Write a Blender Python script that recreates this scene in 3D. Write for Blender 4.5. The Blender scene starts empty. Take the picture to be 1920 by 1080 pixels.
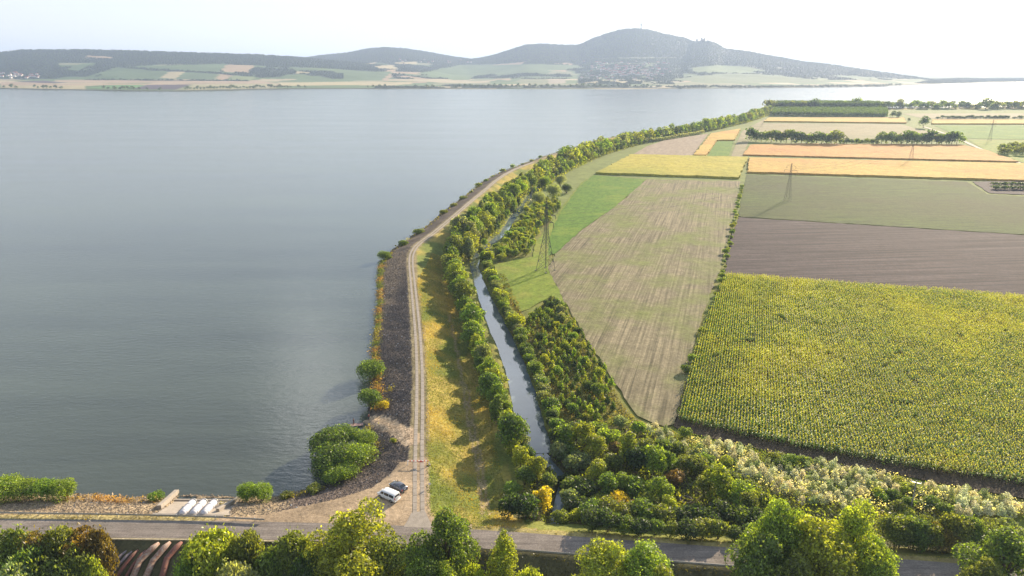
import bpy, bmesh, math, random
import numpy as np
from mathutils import Vector, Matrix
S = bpy.context.scene
C = S.collection
R = math.radians
# ------------------------------------------------------------------ camera
CAM_H = 90.0
PITCH = R(17.8)
FPX = 1280.0
cam_d = bpy.data.cameras.new('camera')
cam = bpy.data.objects.new('camera', cam_d); C.objects.link(cam)
cam.location = (0, 0, CAM_H)
cam.rotation_euler = (R(90) - PITCH, 0, 0)
cam_d.sensor_width = 36; cam_d.lens = 36 * FPX / 1920
cam_d.clip_start = 0.5; cam_d.clip_end = 100000
S.camera = cam
# ------------------------------------------------------------------ sky, sun, exposure
SUN_AZ, SUN_EL = R(37), R(19)
w = bpy.data.worlds.new('World'); S.world = w; w.use_nodes = True
nt = w.node_tree; nt.nodes.clear()
out = nt.nodes.new('ShaderNodeOutputWorld'); bg = nt.nodes.new('ShaderNodeBackground')
sky = nt.nodes.new('ShaderNodeTexSky'); sky.sky_type = 'NISHITA'; sky.sun_disc = False
sky.sun_elevation = SUN_EL; sky.sun_rotation = SUN_AZ
sky.air_density = 1.0; sky.dust_density = .7; sky.ozone_density = 2.2
tc = nt.nodes.new('ShaderNodeTexCoord')
mp = nt.nodes.new('ShaderNodeMapping'); mp.inputs['Scale'].default_value = (1.0, 1.6, 9.0)
mp.inputs['Rotation'].default_value = (0.0, 0.12, 0.3)
nz = nt.nodes.new('ShaderNodeTexNoise'); nz.inputs['Scale'].default_value = 1.6; nz.inputs['Detail'].default_value = 7; nz.inputs['Roughness'].default_value = 0.55
cr = nt.nodes.new('ShaderNodeValToRGB'); cr.color_ramp.elements[0].position = 0.34; cr.color_ramp.elements[1].position = 0.68
cr.color_ramp.elements[0].color = (0.70,) * 3 + (1,); cr.color_ramp.elements[1].color = (0.98,) * 3 + (1,)
mx = nt.nodes.new('ShaderNodeMix'); mx.data_type = 'RGBA'
mx.inputs['B'].default_value = (4.6, 4.6, 4.55, 1)     # thin bright cloud veil, in the sky's own units
nt.links.new(tc.outputs['Generated'], mp.inputs['Vector']); nt.links.new(mp.outputs[0], nz.inputs['Vector'])
nt.links.new(nz.outputs[0], cr.inputs[0]); sx = nt.nodes.new('ShaderNodeSeparateXYZ'); nt.links.new(tc.outputs['Generated'], sx.inputs[0])
me_ = nt.nodes.new('ShaderNodeMapRange'); me_.inputs['From Min'].default_value = .04; me_.inputs['From Max'].default_value = .34; me_.inputs['To Min'].default_value = 1.0; me_.inputs['To Max'].default_value = .40
nt.links.new(sx.outputs['Z'], me_.inputs[0]); mv_ = nt.nodes.new('ShaderNodeMath'); mv_.operation = 'MULTIPLY'
nt.links.new(cr.outputs[0], mv_.inputs[0]); nt.links.new(me_.outputs[0], mv_.inputs[1]); nt.links.new(mv_.outputs[0], mx.inputs['Factor'])
nt.links.new(sky.outputs[0], mx.inputs['A']); col_ = mx.outputs['Result']
# two cloud patches added to the unseen sky, for pale reflections on lake and canal
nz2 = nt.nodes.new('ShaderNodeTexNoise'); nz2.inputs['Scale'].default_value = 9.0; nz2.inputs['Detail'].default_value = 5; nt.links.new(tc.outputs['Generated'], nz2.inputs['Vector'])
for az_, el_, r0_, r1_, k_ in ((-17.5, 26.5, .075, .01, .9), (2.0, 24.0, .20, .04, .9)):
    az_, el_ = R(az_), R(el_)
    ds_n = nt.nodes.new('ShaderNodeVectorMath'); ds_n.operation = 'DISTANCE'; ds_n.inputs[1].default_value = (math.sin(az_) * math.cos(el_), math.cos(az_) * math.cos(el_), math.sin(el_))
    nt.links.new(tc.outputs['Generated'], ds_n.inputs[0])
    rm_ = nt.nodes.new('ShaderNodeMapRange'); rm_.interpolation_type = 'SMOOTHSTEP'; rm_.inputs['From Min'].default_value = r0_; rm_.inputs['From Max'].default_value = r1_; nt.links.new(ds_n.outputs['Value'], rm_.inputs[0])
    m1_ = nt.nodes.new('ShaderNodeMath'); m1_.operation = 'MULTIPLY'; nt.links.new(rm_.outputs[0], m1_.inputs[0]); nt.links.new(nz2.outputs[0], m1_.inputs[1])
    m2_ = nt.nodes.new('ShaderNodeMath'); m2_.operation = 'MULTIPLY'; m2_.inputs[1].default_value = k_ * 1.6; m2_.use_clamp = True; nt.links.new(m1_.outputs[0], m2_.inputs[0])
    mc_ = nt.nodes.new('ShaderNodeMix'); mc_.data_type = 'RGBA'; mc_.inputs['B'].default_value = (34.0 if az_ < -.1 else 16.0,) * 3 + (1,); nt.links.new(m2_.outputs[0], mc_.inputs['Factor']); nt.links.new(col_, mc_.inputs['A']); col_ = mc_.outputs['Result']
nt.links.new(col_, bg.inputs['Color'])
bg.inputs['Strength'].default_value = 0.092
nt.links.new(bg.outputs[0], out.inputs[0])
sd = bpy.data.lights.new('sun', 'SUN'); sd.energy = 5.0; sd.angle = R(0.6); sd.color = (1.0, 0.83, 0.60)
so = bpy.data.objects.new('sun', sd); C.objects.link(so)
sdir = Vector((math.sin(SUN_AZ) * math.cos(SUN_EL), math.cos(SUN_AZ) * math.cos(SUN_EL), math.sin(SUN_EL)))
so.rotation_euler = sdir.to_track_quat('Z', 'Y').to_euler(); so.location = (0, 0, 300)
S.view_settings.view_transform = 'Standard'; S.view_settings.look = 'None'
S.view_settings.exposure = 1.30; S.view_settings.gamma = 1.0
S.render.engine = 'CYCLES'
S.cycles.max_bounces = 6; S.cycles.diffuse_bounces = 3; S.cycles.glossy_bounces = 2
S.cycles.transmission_bounces = 3; S.cycles.volume_bounces = 0; S.cycles.transparent_max_bounces = 4
S.cycles.use_denoising = True
# ------------------------------------------------------------------ helpers
cP, sP = math.cos(PITCH), math.sin(PITCH)
def at(u, v, z=0.0):
    """survey helper: ground point seen in a given direction, at height z"""
    x = (u - 960) / FPX; c = (540 - v) / FPX
    dy = cP + c * sP; dz = -sP + c * cP
    t = (z - CAM_H) / dz
    return (x * t, dy * t)
def zat(v, y):
    c = (540 - v) / FPX
    return CAM_H + y * (-sP + c * cP) / (cP + c * sP)
def xat(u, v, y):
    c = (540 - v) / FPX
    return y * (u - 960) / FPX / (cP + c * sP)
rng = np.random.default_rng(7)
random.seed(7)
_tab = rng.random((256, 256))
def vnoise(x, y):
    xi = np.floor(x).astype(np.int64); yi = np.floor(y).astype(np.int64)
    fx = x - xi; fy = y - yi
    fx = fx * fx * (3 - 2 * fx); fy = fy * fy * (3 - 2 * fy)
    a = _tab[xi & 255, yi & 255]; b = _tab[(xi + 1) & 255, yi & 255]
    c = _tab[xi & 255, (yi + 1) & 255]; d = _tab[(xi + 1) & 255, (yi + 1) & 255]
    return (a * (1 - fx) + b * fx) * (1 - fy) + (c * (1 - fx) + d * fx) * fy
def fbm(x, y, s, o=4):
    r = 0; a = 0.5; t = 0
    x = np.asarray(x, float) / s; y = np.asarray(y, float) / s
    for i in range(o):
        r = r + a * vnoise(x + 17.3 * i, y + 9.1 * i); t += a; a *= 0.5; x = x * 2.03; y = y * 2.03
    return r / t
def sstep(a, b, x):
    t = np.clip((x - a) / (b - a), 0, 1); return t * t * (3 - 2 * t)
def segdist(px, py, line):
    d = np.full(px.shape, 1e9)
    for (ax, ay), (bx, by) in zip(line[:-1], line[1:]):
        vx, vy = bx - ax, by - ay; L = vx * vx + vy * vy + 1e-9
        t = np.clip(((px - ax) * vx + (py - ay) * vy) / L, 0, 1)
        d = np.minimum(d, (px - ax - t * vx) ** 2 + (py - ay - t * vy) ** 2)
    return np.sqrt(d)
def inpoly(px, py, poly):
    r = np.zeros(px.shape, bool); n = len(poly)
    for i in range(n):
        x1, y1 = poly[i]; x2, y2 = poly[(i + 1) % n]
        if y1 == y2: continue
        m = ((y1 > py) != (y2 > py)) & (px < (x2 - x1) * (py - y1) / (y2 - y1) + x1)
        r ^= m
    return r
def P(pts, z=0.0): return [at(u, v, z) for u, v in pts]
def offset(line, d):
    """line moved d metres to its right"""
    o = []
    n = len(line)
    for i in range(n):
        a = line[max(0, i - 1)]; b = line[min(n - 1, i + 1)]
        tx, ty = b[0] - a[0], b[1] - a[1]; L = math.hypot(tx, ty) or 1
        o.append((line[i][0] + ty / L * d, line[i][1] - tx / L * d))
    return o
def resample(line, step):
    pts = [line[0]]
    acc = 0.0
    for a, b in zip(line[:-1], line[1:]):
        L = math.dist(a, b); t = step - acc
        while t <= L:
            pts.append((a[0] + (b[0] - a[0]) * t / L, a[1] + (b[1] - a[1]) * t / L)); t += step
        acc = L - (t - step)
    return pts
def smooth(line, k=2):
    for _ in range(k):
        n = [line[0]]
        for a, b in zip(line[:-1], line[1:]):
            n += [(a[0] * .75 + b[0] * .25, a[1] * .75 + b[1] * .25), (a[0] * .25 + b[0] * .75, a[1] * .25 + b[1] * .75)]
        n.append(line[-1]); line = n
    return line
# ---- objects
def link(o, parent=None):
    C.objects.link(o)
    if parent is not None: o.parent = parent
    return o
def tag(o, label=None, cat=None, group=None, kind=None):
    if label:
        o['label'] = label
        if len(label.split()) > 16: print('LONG', label)
    if cat: o['category'] = cat
    if group: o['group'] = group
    if kind: o['kind'] = kind
    return o
def empty(name, loc, rz=0.0, scale=1.0):
    o = bpy.data.objects.new(name, None); o.location = loc; o.rotation_euler = (0, 0, rz); o.scale = (scale,) * 3
    o.empty_display_size = 0.3
    return link(o)
def np_mesh(name, V, F, mats=(), mi=None, col=None, smooth_=False, vcol=None):
    """V (n,3), F (m,k) k=3 or 4; col per-face colours; vcol per-vertex colours"""
    V = np.asarray(V, np.float32); F = np.asarray(F, np.int32)
    me = bpy.data.meshes.new(name); k = F.shape[1]
    me.vertices.add(len(V)); me.vertices.foreach_set('co', V.ravel())
    me.loops.add(F.size); me.loops.foreach_set('vertex_index', F.ravel())
    me.polygons.add(len(F)); me.polygons.foreach_set('loop_start', np.arange(0, F.size, k, dtype=np.int32))
    me.polygons.foreach_set('loop_total', np.full(len(F), k, np.int32))
    for m in mats: me.materials.append(m)
    if mi is not None: me.polygons.foreach_set('material_index', np.asarray(mi, np.int32))
    if smooth_: me.polygons.foreach_set('use_smooth', np.ones(len(F), bool))
    me.update(calc_edges=True)
    if name in SPEC_NAMES:
        a = me.attributes.new('lv', 'FLOAT', 'FACE'); a.data.foreach_set('value', (np.random.default_rng(len(F)).choice([.45, .8, 1.0, 1.25, 1.7], len(F), p=[.16, .24, .26, .2, .14])).astype(np.float32))
    if col is not None:
        a = me.attributes.new('Col', 'FLOAT_COLOR', 'FACE')
        c = np.ones((len(F), 4), np.float32); c[:, :3] = col; a.data.foreach_set('color', c.ravel())
    if vcol is not None:
        a = me.attributes.new('Col', 'FLOAT_COLOR', 'POINT')
        c = np.ones((len(V), 4), np.float32); c[:, :vcol.shape[1]] = vcol; a.data.foreach_set('color', c.ravel())
    return me
SPEC_NAMES = {'crown', 'far_tree', 'far_bush', 'far_poplar', 'tiny_tree'}
class MB:
    def __init__(s): s.v = []; s.f = []; s.m = []
    def add(s, vs, fs, m=0):
        b = len(s.v); s.v += [tuple(v) for v in vs]; s.f += [tuple(b + i for i in f) for f in fs]; s.m += [m] * len(fs); return s
    def box(s, c, d, m=0, rz=0.0, top=1.0):
        hx, hy, hz = d[0] / 2, d[1] / 2, d[2] / 2; cz, sz = math.cos(rz), math.sin(rz); vs = []
        for z in (-1, 1):
            k = top if z > 0 else 1.0
            for x, y in ((-1, -1), (1, -1), (1, 1), (-1, 1)):
                X, Y = x * hx * k, y * hy * k
                vs.append((c[0] + X * cz - Y * sz, c[1] + X * sz + Y * cz, c[2] + z * hz))
        return s.add(vs, [(3, 2, 1, 0), (4, 5, 6, 7), (0, 1, 5, 4), (1, 2, 6, 5), (2, 3, 7, 6), (3, 0, 4, 7)], m)
    def bar(s, a, b, r, m=0, n=4, r2=None):
        a = Vector(a); b = Vector(b); r2 = r if r2 is None else r2
        d = (b - a); 
        if d.length < 1e-6: return s
        d.normalize(); x = d.orthogonal().normalized(); y = d.cross(x); vs = []
        for p, q in ((a, r), (b, r2)):
            for i in range(n):
                t = 2 * math.pi * (i + .5) / n; vs.append(p + x * math.cos(t) * q + y * math.sin(t) * q)
        fs = [(i, (i + 1) % n, n + (i + 1) % n, n + i) for i in range(n)] + [tuple(range(n - 1, -1, -1)), tuple(range(n, 2 * n))]
        return s.add(vs, fs, m)
    def tube(s, pts, r, m=0, n=10, cap=True):
        pts = [Vector(p) for p in pts]; rings = []
        rr = r if hasattr(r, '__len__') else [r] * len(pts)
        up = None
        b0 = len(s.v)
        for i, p in enumerate(pts):
            d = (pts[min(i + 1, len(pts) - 1)] - pts[max(i - 1, 0)]).normalized()
            if up is None: up = d.orthogonal().normalized()
            up = (up - d * up.dot(d)).normalized(); y = d.cross(up)
            for k in range(n):
                t = 2 * math.pi * k / n; s.v.append(tuple(p + up * math.cos(t) * rr[i] + y * math.sin(t) * rr[i]))
        for i in range(len(pts) - 1):
            for k in range(n):
                s.f.append((b0 + i * n + k, b0 + i * n + (k + 1) % n, b0 + (i + 1) * n + (k + 1) % n, b0 + (i + 1) * n + k)); s.m.append(m)
        if cap:
            s.f.append(tuple(b0 + k for k in range(n - 1, -1, -1))); s.m.append(m)
            e = b0 + (len(pts) - 1) * n; s.f.append(tuple(e + k for k in range(n))); s.m.append(m)
        return s
    def mesh(s, name, mats, smooth_=False):
        me = bpy.data.meshes.new(name); me.from_pydata(s.v, [], s.f)
        if not isinstance(mats, (list, tuple)): mats = [mats]
        for m in mats: me.materials.append(m)
        me.polygons.foreach_set('material_index', s.m)
        if smooth_: me.polygons.foreach_set('use_smooth', [True] * len(s.f))
        me.update(); return me
    def build(s, name, mats, parent=None, smooth_=False, bevel=0.0):
        o = link(bpy.data.objects.new(name, s.mesh(name, mats, smooth_)), parent)
        if bevel:
            b = o.modifiers.new('bevel', 'BEVEL'); b.width = bevel; b.segments = 2; b.limit_method = 'ANGLE'
        return o
def sheet(name, poly, z, mat, kind='structure', parent=None):
    me = bpy.data.meshes.new(name); me.from_pydata([(x, y, z) for x, y in poly], [], [tuple(range(len(poly)))])
    me.materials.append(mat); me.update()
    if me.polygons[0].normal.z < 0: me.flip_normals()
    o = link(bpy.data.objects.new(name, me), parent)
    if kind: o['kind'] = kind
    return o
# ---- materials
def newmat(name):
    m = bpy.data.materials.new(name); m.use_nodes = True; n = m.node_tree; n.nodes.clear()
    o = n.nodes.new('ShaderNodeOutputMaterial'); return m, n, o
def N(n, t, **kw):
    x = n.nodes.new(t)
    for k, v in kw.items():
        if k in x.inputs: x.inputs[k].default_value = v
        else: setattr(x, k, v)
    return x
def plain(name, c, rough=0.7, metal=0.0, var=0.15, scale=3.0, c2=None, bump=0.0, spec=0.4):
    m, n, o = newmat(name)
    b = N(n, 'ShaderNodeBsdfPrincipled', Roughness=rough, Metallic=metal); b.inputs['Specular IOR Level'].default_value = spec
    t = N(n, 'ShaderNodeTexCoord'); z = N(n, 'ShaderNodeTexNoise', Scale=scale, Detail=6.0, Roughness=.65)
    n.links.new(t.outputs['Object'], z.inputs['Vector'])
    r = N(n, 'ShaderNodeValToRGB'); r.color_ramp.elements[0].position = .35; r.color_ramp.elements[1].position = .65
    k = c2 or tuple(x * (1 - var) for x in c); r.color_ramp.elements[0].color = (*k, 1)
    r.color_ramp.elements[1].color = (*(c if c2 else tuple(min(1, x * (1 + var)) for x in c)), 1)
    n.links.new(z.outputs[0], r.inputs[0]); n.links.new(r.outputs[0], b.inputs['Base Color'])
    if bump:
        u = N(n, 'ShaderNodeBump', Strength=bump, Distance=.1); n.links.new(z.outputs[0], u.inputs['Height']); n.links.new(u.outputs[0], b.inputs['Normal'])
    n.links.new(b.outputs[0], o.inputs[0]); return m
def leaf_mat(name, src='object', transl=0.56, warm=1.0, tint=(1.95, 1.75, 0.5)):
    """foliage; colour comes from the object's own colour or the mesh's Col attribute"""
    m, n, o = newmat(name)
    if src == 'object':
        i = N(n, 'ShaderNodeObjectInfo'); col = i.outputs['Color']
    else:
        i = N(n, 'ShaderNodeAttribute', attribute_name='Col'); col = i.outputs['Color']
    t = N(n, 'ShaderNodeTexCoord'); z = N(n, 'ShaderNodeTexNoise', Scale=0.55, Detail=3.0)
    n.links.new(t.outputs['Object'], z.inputs['Vector'])
    z2 = N(n, 'ShaderNodeTexNoise', Scale=3.5, Detail=2.0); n.links.new(t.outputs['Object'], z2.inputs['Vector'])
    mr = N(n, 'ShaderNodeMapRange'); mr.inputs['From Min'].default_value = .3; mr.inputs['From Max'].default_value = .7
    mr.inputs['To Min'].default_value = .62; mr.inputs['To Max'].default_value = 1.35
    ad = N(n, 'ShaderNodeMath', operation='ADD'); n.links.new(z.outputs[0], ad.inputs[0]); n.links.new(z2.outputs[0], ad.inputs[1])
    hf = N(n, 'ShaderNodeMath', operation='MULTIPLY'); hf.inputs[1].default_value = .5; n.links.new(ad.outputs[0], hf.inputs[0]); n.links.new(hf.outputs[0], mr.inputs[0])
    v = N(n, 'ShaderNodeVectorMath', operation='SCALE'); n.links.new(col, v.inputs[0])
    if src == 'object':
        lv = N(n, 'ShaderNodeAttribute', attribute_name='lv'); ml = N(n, 'ShaderNodeMath', operation='MULTIPLY'); n.links.new(lv.outputs['Fac'], ml.inputs[0]); n.links.new(mr.outputs[0], ml.inputs[1]); n.links.new(ml.outputs[0], v.inputs['Scale'])
    else: n.links.new(mr.outputs[0], v.inputs['Scale'])
    d = N(n, 'ShaderNodeBsdfDiffuse', Roughness=.5); n.links.new(v.outputs[0], d.inputs['Color'])
    tw = N(n, 'ShaderNodeVectorMath', operation='MULTIPLY'); tw.inputs[1].default_value = tint
    n.links.new(v.outputs[0], tw.inputs[0])
    tr = N(n, 'ShaderNodeBsdfTranslucent'); n.links.new(tw.outputs[0], tr.inputs['Color'])
    x = N(n, 'ShaderNodeMixShader'); x.inputs[0].default_value = transl; n.links.new(d.outputs[0], x.inputs[1]); n.links.new(tr.outputs[0], x.inputs[2])
    g = N(n, 'ShaderNodeBsdfGlossy', Roughness=.45); g.inputs['Color'].default_value = (.8, .8, .8, 1)
    y = N(n, 'ShaderNodeMixShader'); y.inputs[0].default_value = .035; n.links.new(x.outputs[0], y.inputs[1]); n.links.new(g.outputs[0], y.inputs[2])
    n.links.new(y.outputs[0], o.inputs[0]); return m
def field_mat(name, c1, c2, ang=0.0, fx=0.12, fy=0.012, lo=.38, hi=.62, patch=None, patch_scale=.02, fine=1.4, bump=.4, rough=.95, pl=.5, ph=.64):
    """soil or crop with streaks that run along the drilling direction"""
    m, n, o = newmat(name)
    b = N(n, 'ShaderNodeBsdfPrincipled', Roughness=rough); b.inputs['Specular IOR Level'].default_value = .15
    t = N(n, 'ShaderNodeTexCoord')
    mp = N(n, 'ShaderNodeMapping'); mp.inputs['Rotation'].default_value = (0, 0, ang); n.links.new(t.outputs['Object'], mp.inputs['Vector'])
    m2 = N(n, 'ShaderNodeMapping'); m2.inputs['Scale'].default_value = (fx, fy, .1); n.links.new(mp.outputs[0], m2.inputs['Vector'])
    z = N(n, 'ShaderNodeTexNoise', Scale=3.0, Detail=6.0, Roughness=.7); n.links.new(m2.outputs[0], z.inputs['Vector'])
    r = N(n, 'ShaderNodeValToRGB'); r.color_ramp.elements[0].position = lo; r.color_ramp.elements[1].position = hi
    r.color_ramp.elements[0].color = (*c1, 1); r.color_ramp.elements[1].color = (*c2, 1); n.links.new(z.outputs[0], r.inputs[0])
    col = r.outputs[0]
    if patch:
        zp = N(n, 'ShaderNodeTexNoise', Scale=patch_scale, Detail=5.0, Roughness=.6); n.links.new(t.outputs['Object'], zp.inputs['Vector'])
        rp = N(n, 'ShaderNodeMapRange'); rp.inputs['From Min'].default_value = pl; rp.inputs['From Max'].default_value = ph; n.links.new(zp.outputs[0], rp.inputs[0])
        x = N(n, 'ShaderNodeMix', data_type='RGBA'); x.inputs['B'].default_value = (*patch, 1); n.links.new(rp.outputs[0], x.inputs['Factor']); n.links.new(col, x.inputs['A']); col = x.outputs['Result']
    zf = N(n, 'ShaderNodeTexNoise', Scale=fine, Detail=4.0, Roughness=.7); n.links.new(t.outputs['Object'], zf.inputs['Vector'])
    rf = N(n, 'ShaderNodeMapRange'); rf.inputs['From Min'].default_value = .3; rf.inputs['From Max'].default_value = .7; rf.inputs['To Min'].default_value = .72; rf.inputs['To Max'].default_value = 1.28
    n.links.new(zf.outputs[0], rf.inputs[0])
    sc = N(n, 'ShaderNodeVectorMath', operation='SCALE'); n.links.new(col, sc.inputs[0]); n.links.new(rf.outputs[0], sc.inputs['Scale'])
    zm = N(n, 'ShaderNodeTexNoise', Scale=.22, Detail=5.0, Roughness=.7); n.links.new(mp.outputs[0], zm.inputs['Vector'])
    rm = N(n, 'ShaderNodeMapRange'); rm.inputs['From Min'].default_value = .3; rm.inputs['From Max'].default_value = .7; rm.inputs['To Min'].default_value = .78; rm.inputs['To Max'].default_value = 1.22; n.links.new(zm.outputs[0], rm.inputs[0])
    s2 = N(n, 'ShaderNodeVectorMath', operation='SCALE'); n.links.new(sc.outputs[0], s2.inputs[0]); n.links.new(rm.outputs[0], s2.inputs['Scale']); sc = s2
    n.links.new(sc.outputs[0], b.inputs['Base Color'])
    u = N(n, 'ShaderNodeBump', Strength=bump, Distance=.25); n.links.new(zf.outputs[0], u.inputs['Height']); n.links.new(u.outputs[0], b.inputs['Normal'])
    n.links.new(b.outputs[0], o.inputs[0]); return m
LEAF = leaf_mat('foliage')
LEAFC = leaf_mat('foliage_tinted', 'attr')
LEAFW = leaf_mat('silver_foliage', 'object', .4, tint=(1.4, 1.35, .85))
BARK = plain('bark', (.12, .09, .06), .9, var=.3, scale=4)
TONES = {'yellow-green': (.235, .285, .034), 'fresh green': (.170, .255, .036), 'mid green': (.115, .180, .034), 'dark green': (.058, .098, .024),
         'olive': (.140, .178, .036), 'grey-green': (.180, .225, .110), 'golden yellow': (.42, .35, .03), 'reddish brown': (.175, .130, .038),
         'silvery white': (.42, .44, .28), 'rusty orange': (.33, .17, .05)}
ORD = ['first', 'second', 'third', 'fourth', 'fifth', 'sixth', 'seventh', 'eighth', 'ninth', 'tenth', 'eleventh', 'twelfth', 'thirteenth', 'fourteenth', 'fifteenth', 'sixteenth', 'seventeenth', 'eighteenth', 'nineteenth', 'twentieth']
TENS = ['', '', 'twenty', 'thirty', 'forty', 'fifty', 'sixty', 'seventy', 'eighty', 'ninety']
def ordinal(i):
    i += 1
    if i <= 20: return ORD[i - 1]
    if i % 10 == 0: return (TENS[i // 10][:-1] + 'ieth') if i < 100 else 'hundredth'
    if i < 100: return TENS[i // 10] + '-' + ORD[i % 10 - 1]
    return 'hundred and ' + ordinal(i - 101)
# ------------------------------------------------------------------ lie of the land
Z_LAKE, Z_CREST, Z_CANAL = 1.2, 5.0, -0.8
CREST = P([(786, 985), (785, 960), (785, 900), (785, 860), (786, 800), (787, 760), (787, 700), (785, 650), (782, 610), (778, 570), (774, 530), (770, 492), (772, 474), (783, 458), (808, 441), (830, 423), (856, 401), (886, 375), (905, 360), (930, 338), (950, 325), (970, 315), (1000, 304), (1034, 291), (1069, 280), (1107, 269), (1142, 259), (1187, 250.5), (1227, 245.5), (1262, 241), (1302, 235), (1342, 227), (1382, 217), (1422, 207), (1450, 202), (1500, 200.5), (1700, 201), (1920, 199), (2500, 196)], Z_CREST)
ROAD = smooth(P([(-700, 985), (-300, 988), (0, 990), (300, 992), (500, 995), (700, 1000), (900, 1010), (1100, 1025), (1400, 1047), (1700, 1067), (2000, 1092), (2500, 1140)], Z_CREST), 1)
PARK = P([(752, 868), (797, 860), (800, 960), (830, 990), (760, 995), (560, 990), (400, 980), (420, 971), (500, 966), (560, 953), (640, 935), (700, 915), (733, 893)], Z_CREST)
LAKE_SIDE = [(-400, ROAD[0][1])] + [p for p in ROAD if p[0] < -12.0] + [(CREST[0][0], CREST[0][1])] + CREST + [(9000, 3000), (9000, 12000), (-9000, 12000), (-9000, 200), (-900, 110)]
ROADEXT = [(-900, ROAD[0][1])] + ROAD + [(ROAD[-1][0] + 200, ROAD[-1][1] - 30)]
SOUTH = ROADEXT + [(900, -300), (-900, -300)]
CANAL_PX = [(1010, 850, 2.9), (996, 800, 2.9), (981, 740, 2.8), (967, 690, 2.7), (950, 650, 2.6), (932, 610, 2.5), (914, 570, 2.2), (898, 530, 1.8), (889, 497, 1.6), (897, 474, 1.4), (922, 455, 1.4), (943, 438, 1.5), (962, 408, 1.6), (983, 383, 2.0), (1003, 358, 2.0), (1030, 338, 2.0), (1080, 308, 2.0), (1150, 282, 2.0)]
CANAL_PX = [(u, v, w_ * 1.28) for u, v, w_ in CANAL_PX]
CANAL = [at(u, v, Z_CANAL) for u, v, _ in CANAL_PX]
BROOK = P([(1012, 850), (1030, 868), (1050, 890), (1056, 912), (1047, 950), (1040, 985)], Z_CANAL)
SPUR = [(at(770, 826, 5.0), 5.0), (at(752, 808, 4.2), 4.2), (at(728, 796, 3.0), 3.0), (at(703, 787, 2.0), 2.0), (at(688, 789, 1.4), 1.4)]
CHUTE = [at(296, 961, 5), at(428, 964, 5), at(452, 936, 1), at(334, 934, 1)]
def ground_z(x, y, detail=True):
    """height of the land near the dike (numpy arrays)"""
    x = np.asarray(x, float); y = np.asarray(y, float)
    dc = segdist(x, y, CREST); dr = segdist(x, y, ROADEXT)
    dp = np.where(inpoly(x, y, PARK), 0, segdist(x, y, PARK + [PARK[0]]))
    d = np.minimum(np.minimum(dc - 2.0, dp), dr - 3.9); d = np.maximum(d, 0)
    lake = inpoly(x, y, LAKE_SIDE); south = inpoly(x, y, SOUTH)
    n = (fbm(x, y, 7, 3) - .5)
    dl = np.maximum(0, np.minimum(np.minimum(dc - 2.0, dp), dr - 3.9))
    h_lake = np.maximum(5 - .31 * dl + n * np.clip(dl, 0, 3) * .35, -2.2)
    h_land = np.maximum(5 - .40 * d + n * .5 * np.clip(d * .1, 0, 1), n * .3)
    h_south = np.maximum(5 - .52 * np.maximum(dr - 3.4, 0) + n * .6 * np.clip(dr - 3.6, 0, 1), -4.5)
    h = np.where(south, h_south, np.where(lake, h_lake, h_land))
    for (a, za), (b, zb) in zip(SPUR[:-1], SPUR[1:]):
        vx, vy = b[0] - a[0], b[1] - a[1]; L = vx * vx + vy * vy
        t = np.clip(((x - a[0]) * vx + (y - a[1]) * vy) / L, 0, 1)
        ds = np.hypot(x - a[0] - t * vx, y - a[1] - t * vy)
        h = np.where(lake, np.maximum(h, za + (zb - za) * t - np.maximum(ds - .7, 0) * .5), h)
    land = ~lake & ~south
    for (a, b, (_, _, wa), (_, _, wb)) in zip(CANAL[:-1], CANAL[1:], CANAL_PX[:-1], CANAL_PX[1:]):
        vx, vy = b[0] - a[0], b[1] - a[1]; L = vx * vx + vy * vy
        t = np.clip(((x - a[0]) * vx + (y - a[1]) * vy) / L, 0, 1)
        ds = np.hypot(x - a[0] - t * vx, y - a[1] - t * vy) - (wa + (wb - wa) * t)
        h = np.where(land, np.minimum(h, -0.85 + ds * .7 + n * .5), h)
    h = np.where(inpoly(x, y, CHUTE), h - .9, h)
    db = segdist(x, y, BROOK)
    h = np.where(land, np.minimum(h, np.maximum(-1.6, -1.1 + (db - .9) * 1.1)), h)
    return h
def gpt(u, v, lift=0.0):
    z = 3.0
    for _ in range(14):
        x, y = at(u, v, z); z += .6 * (float(ground_z(np.array([x]), np.array([y]))[0]) + lift - z)
    return x, y, z
def gz(x, y): return float(ground_z(np.array([x]), np.array([y]))[0])
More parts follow.
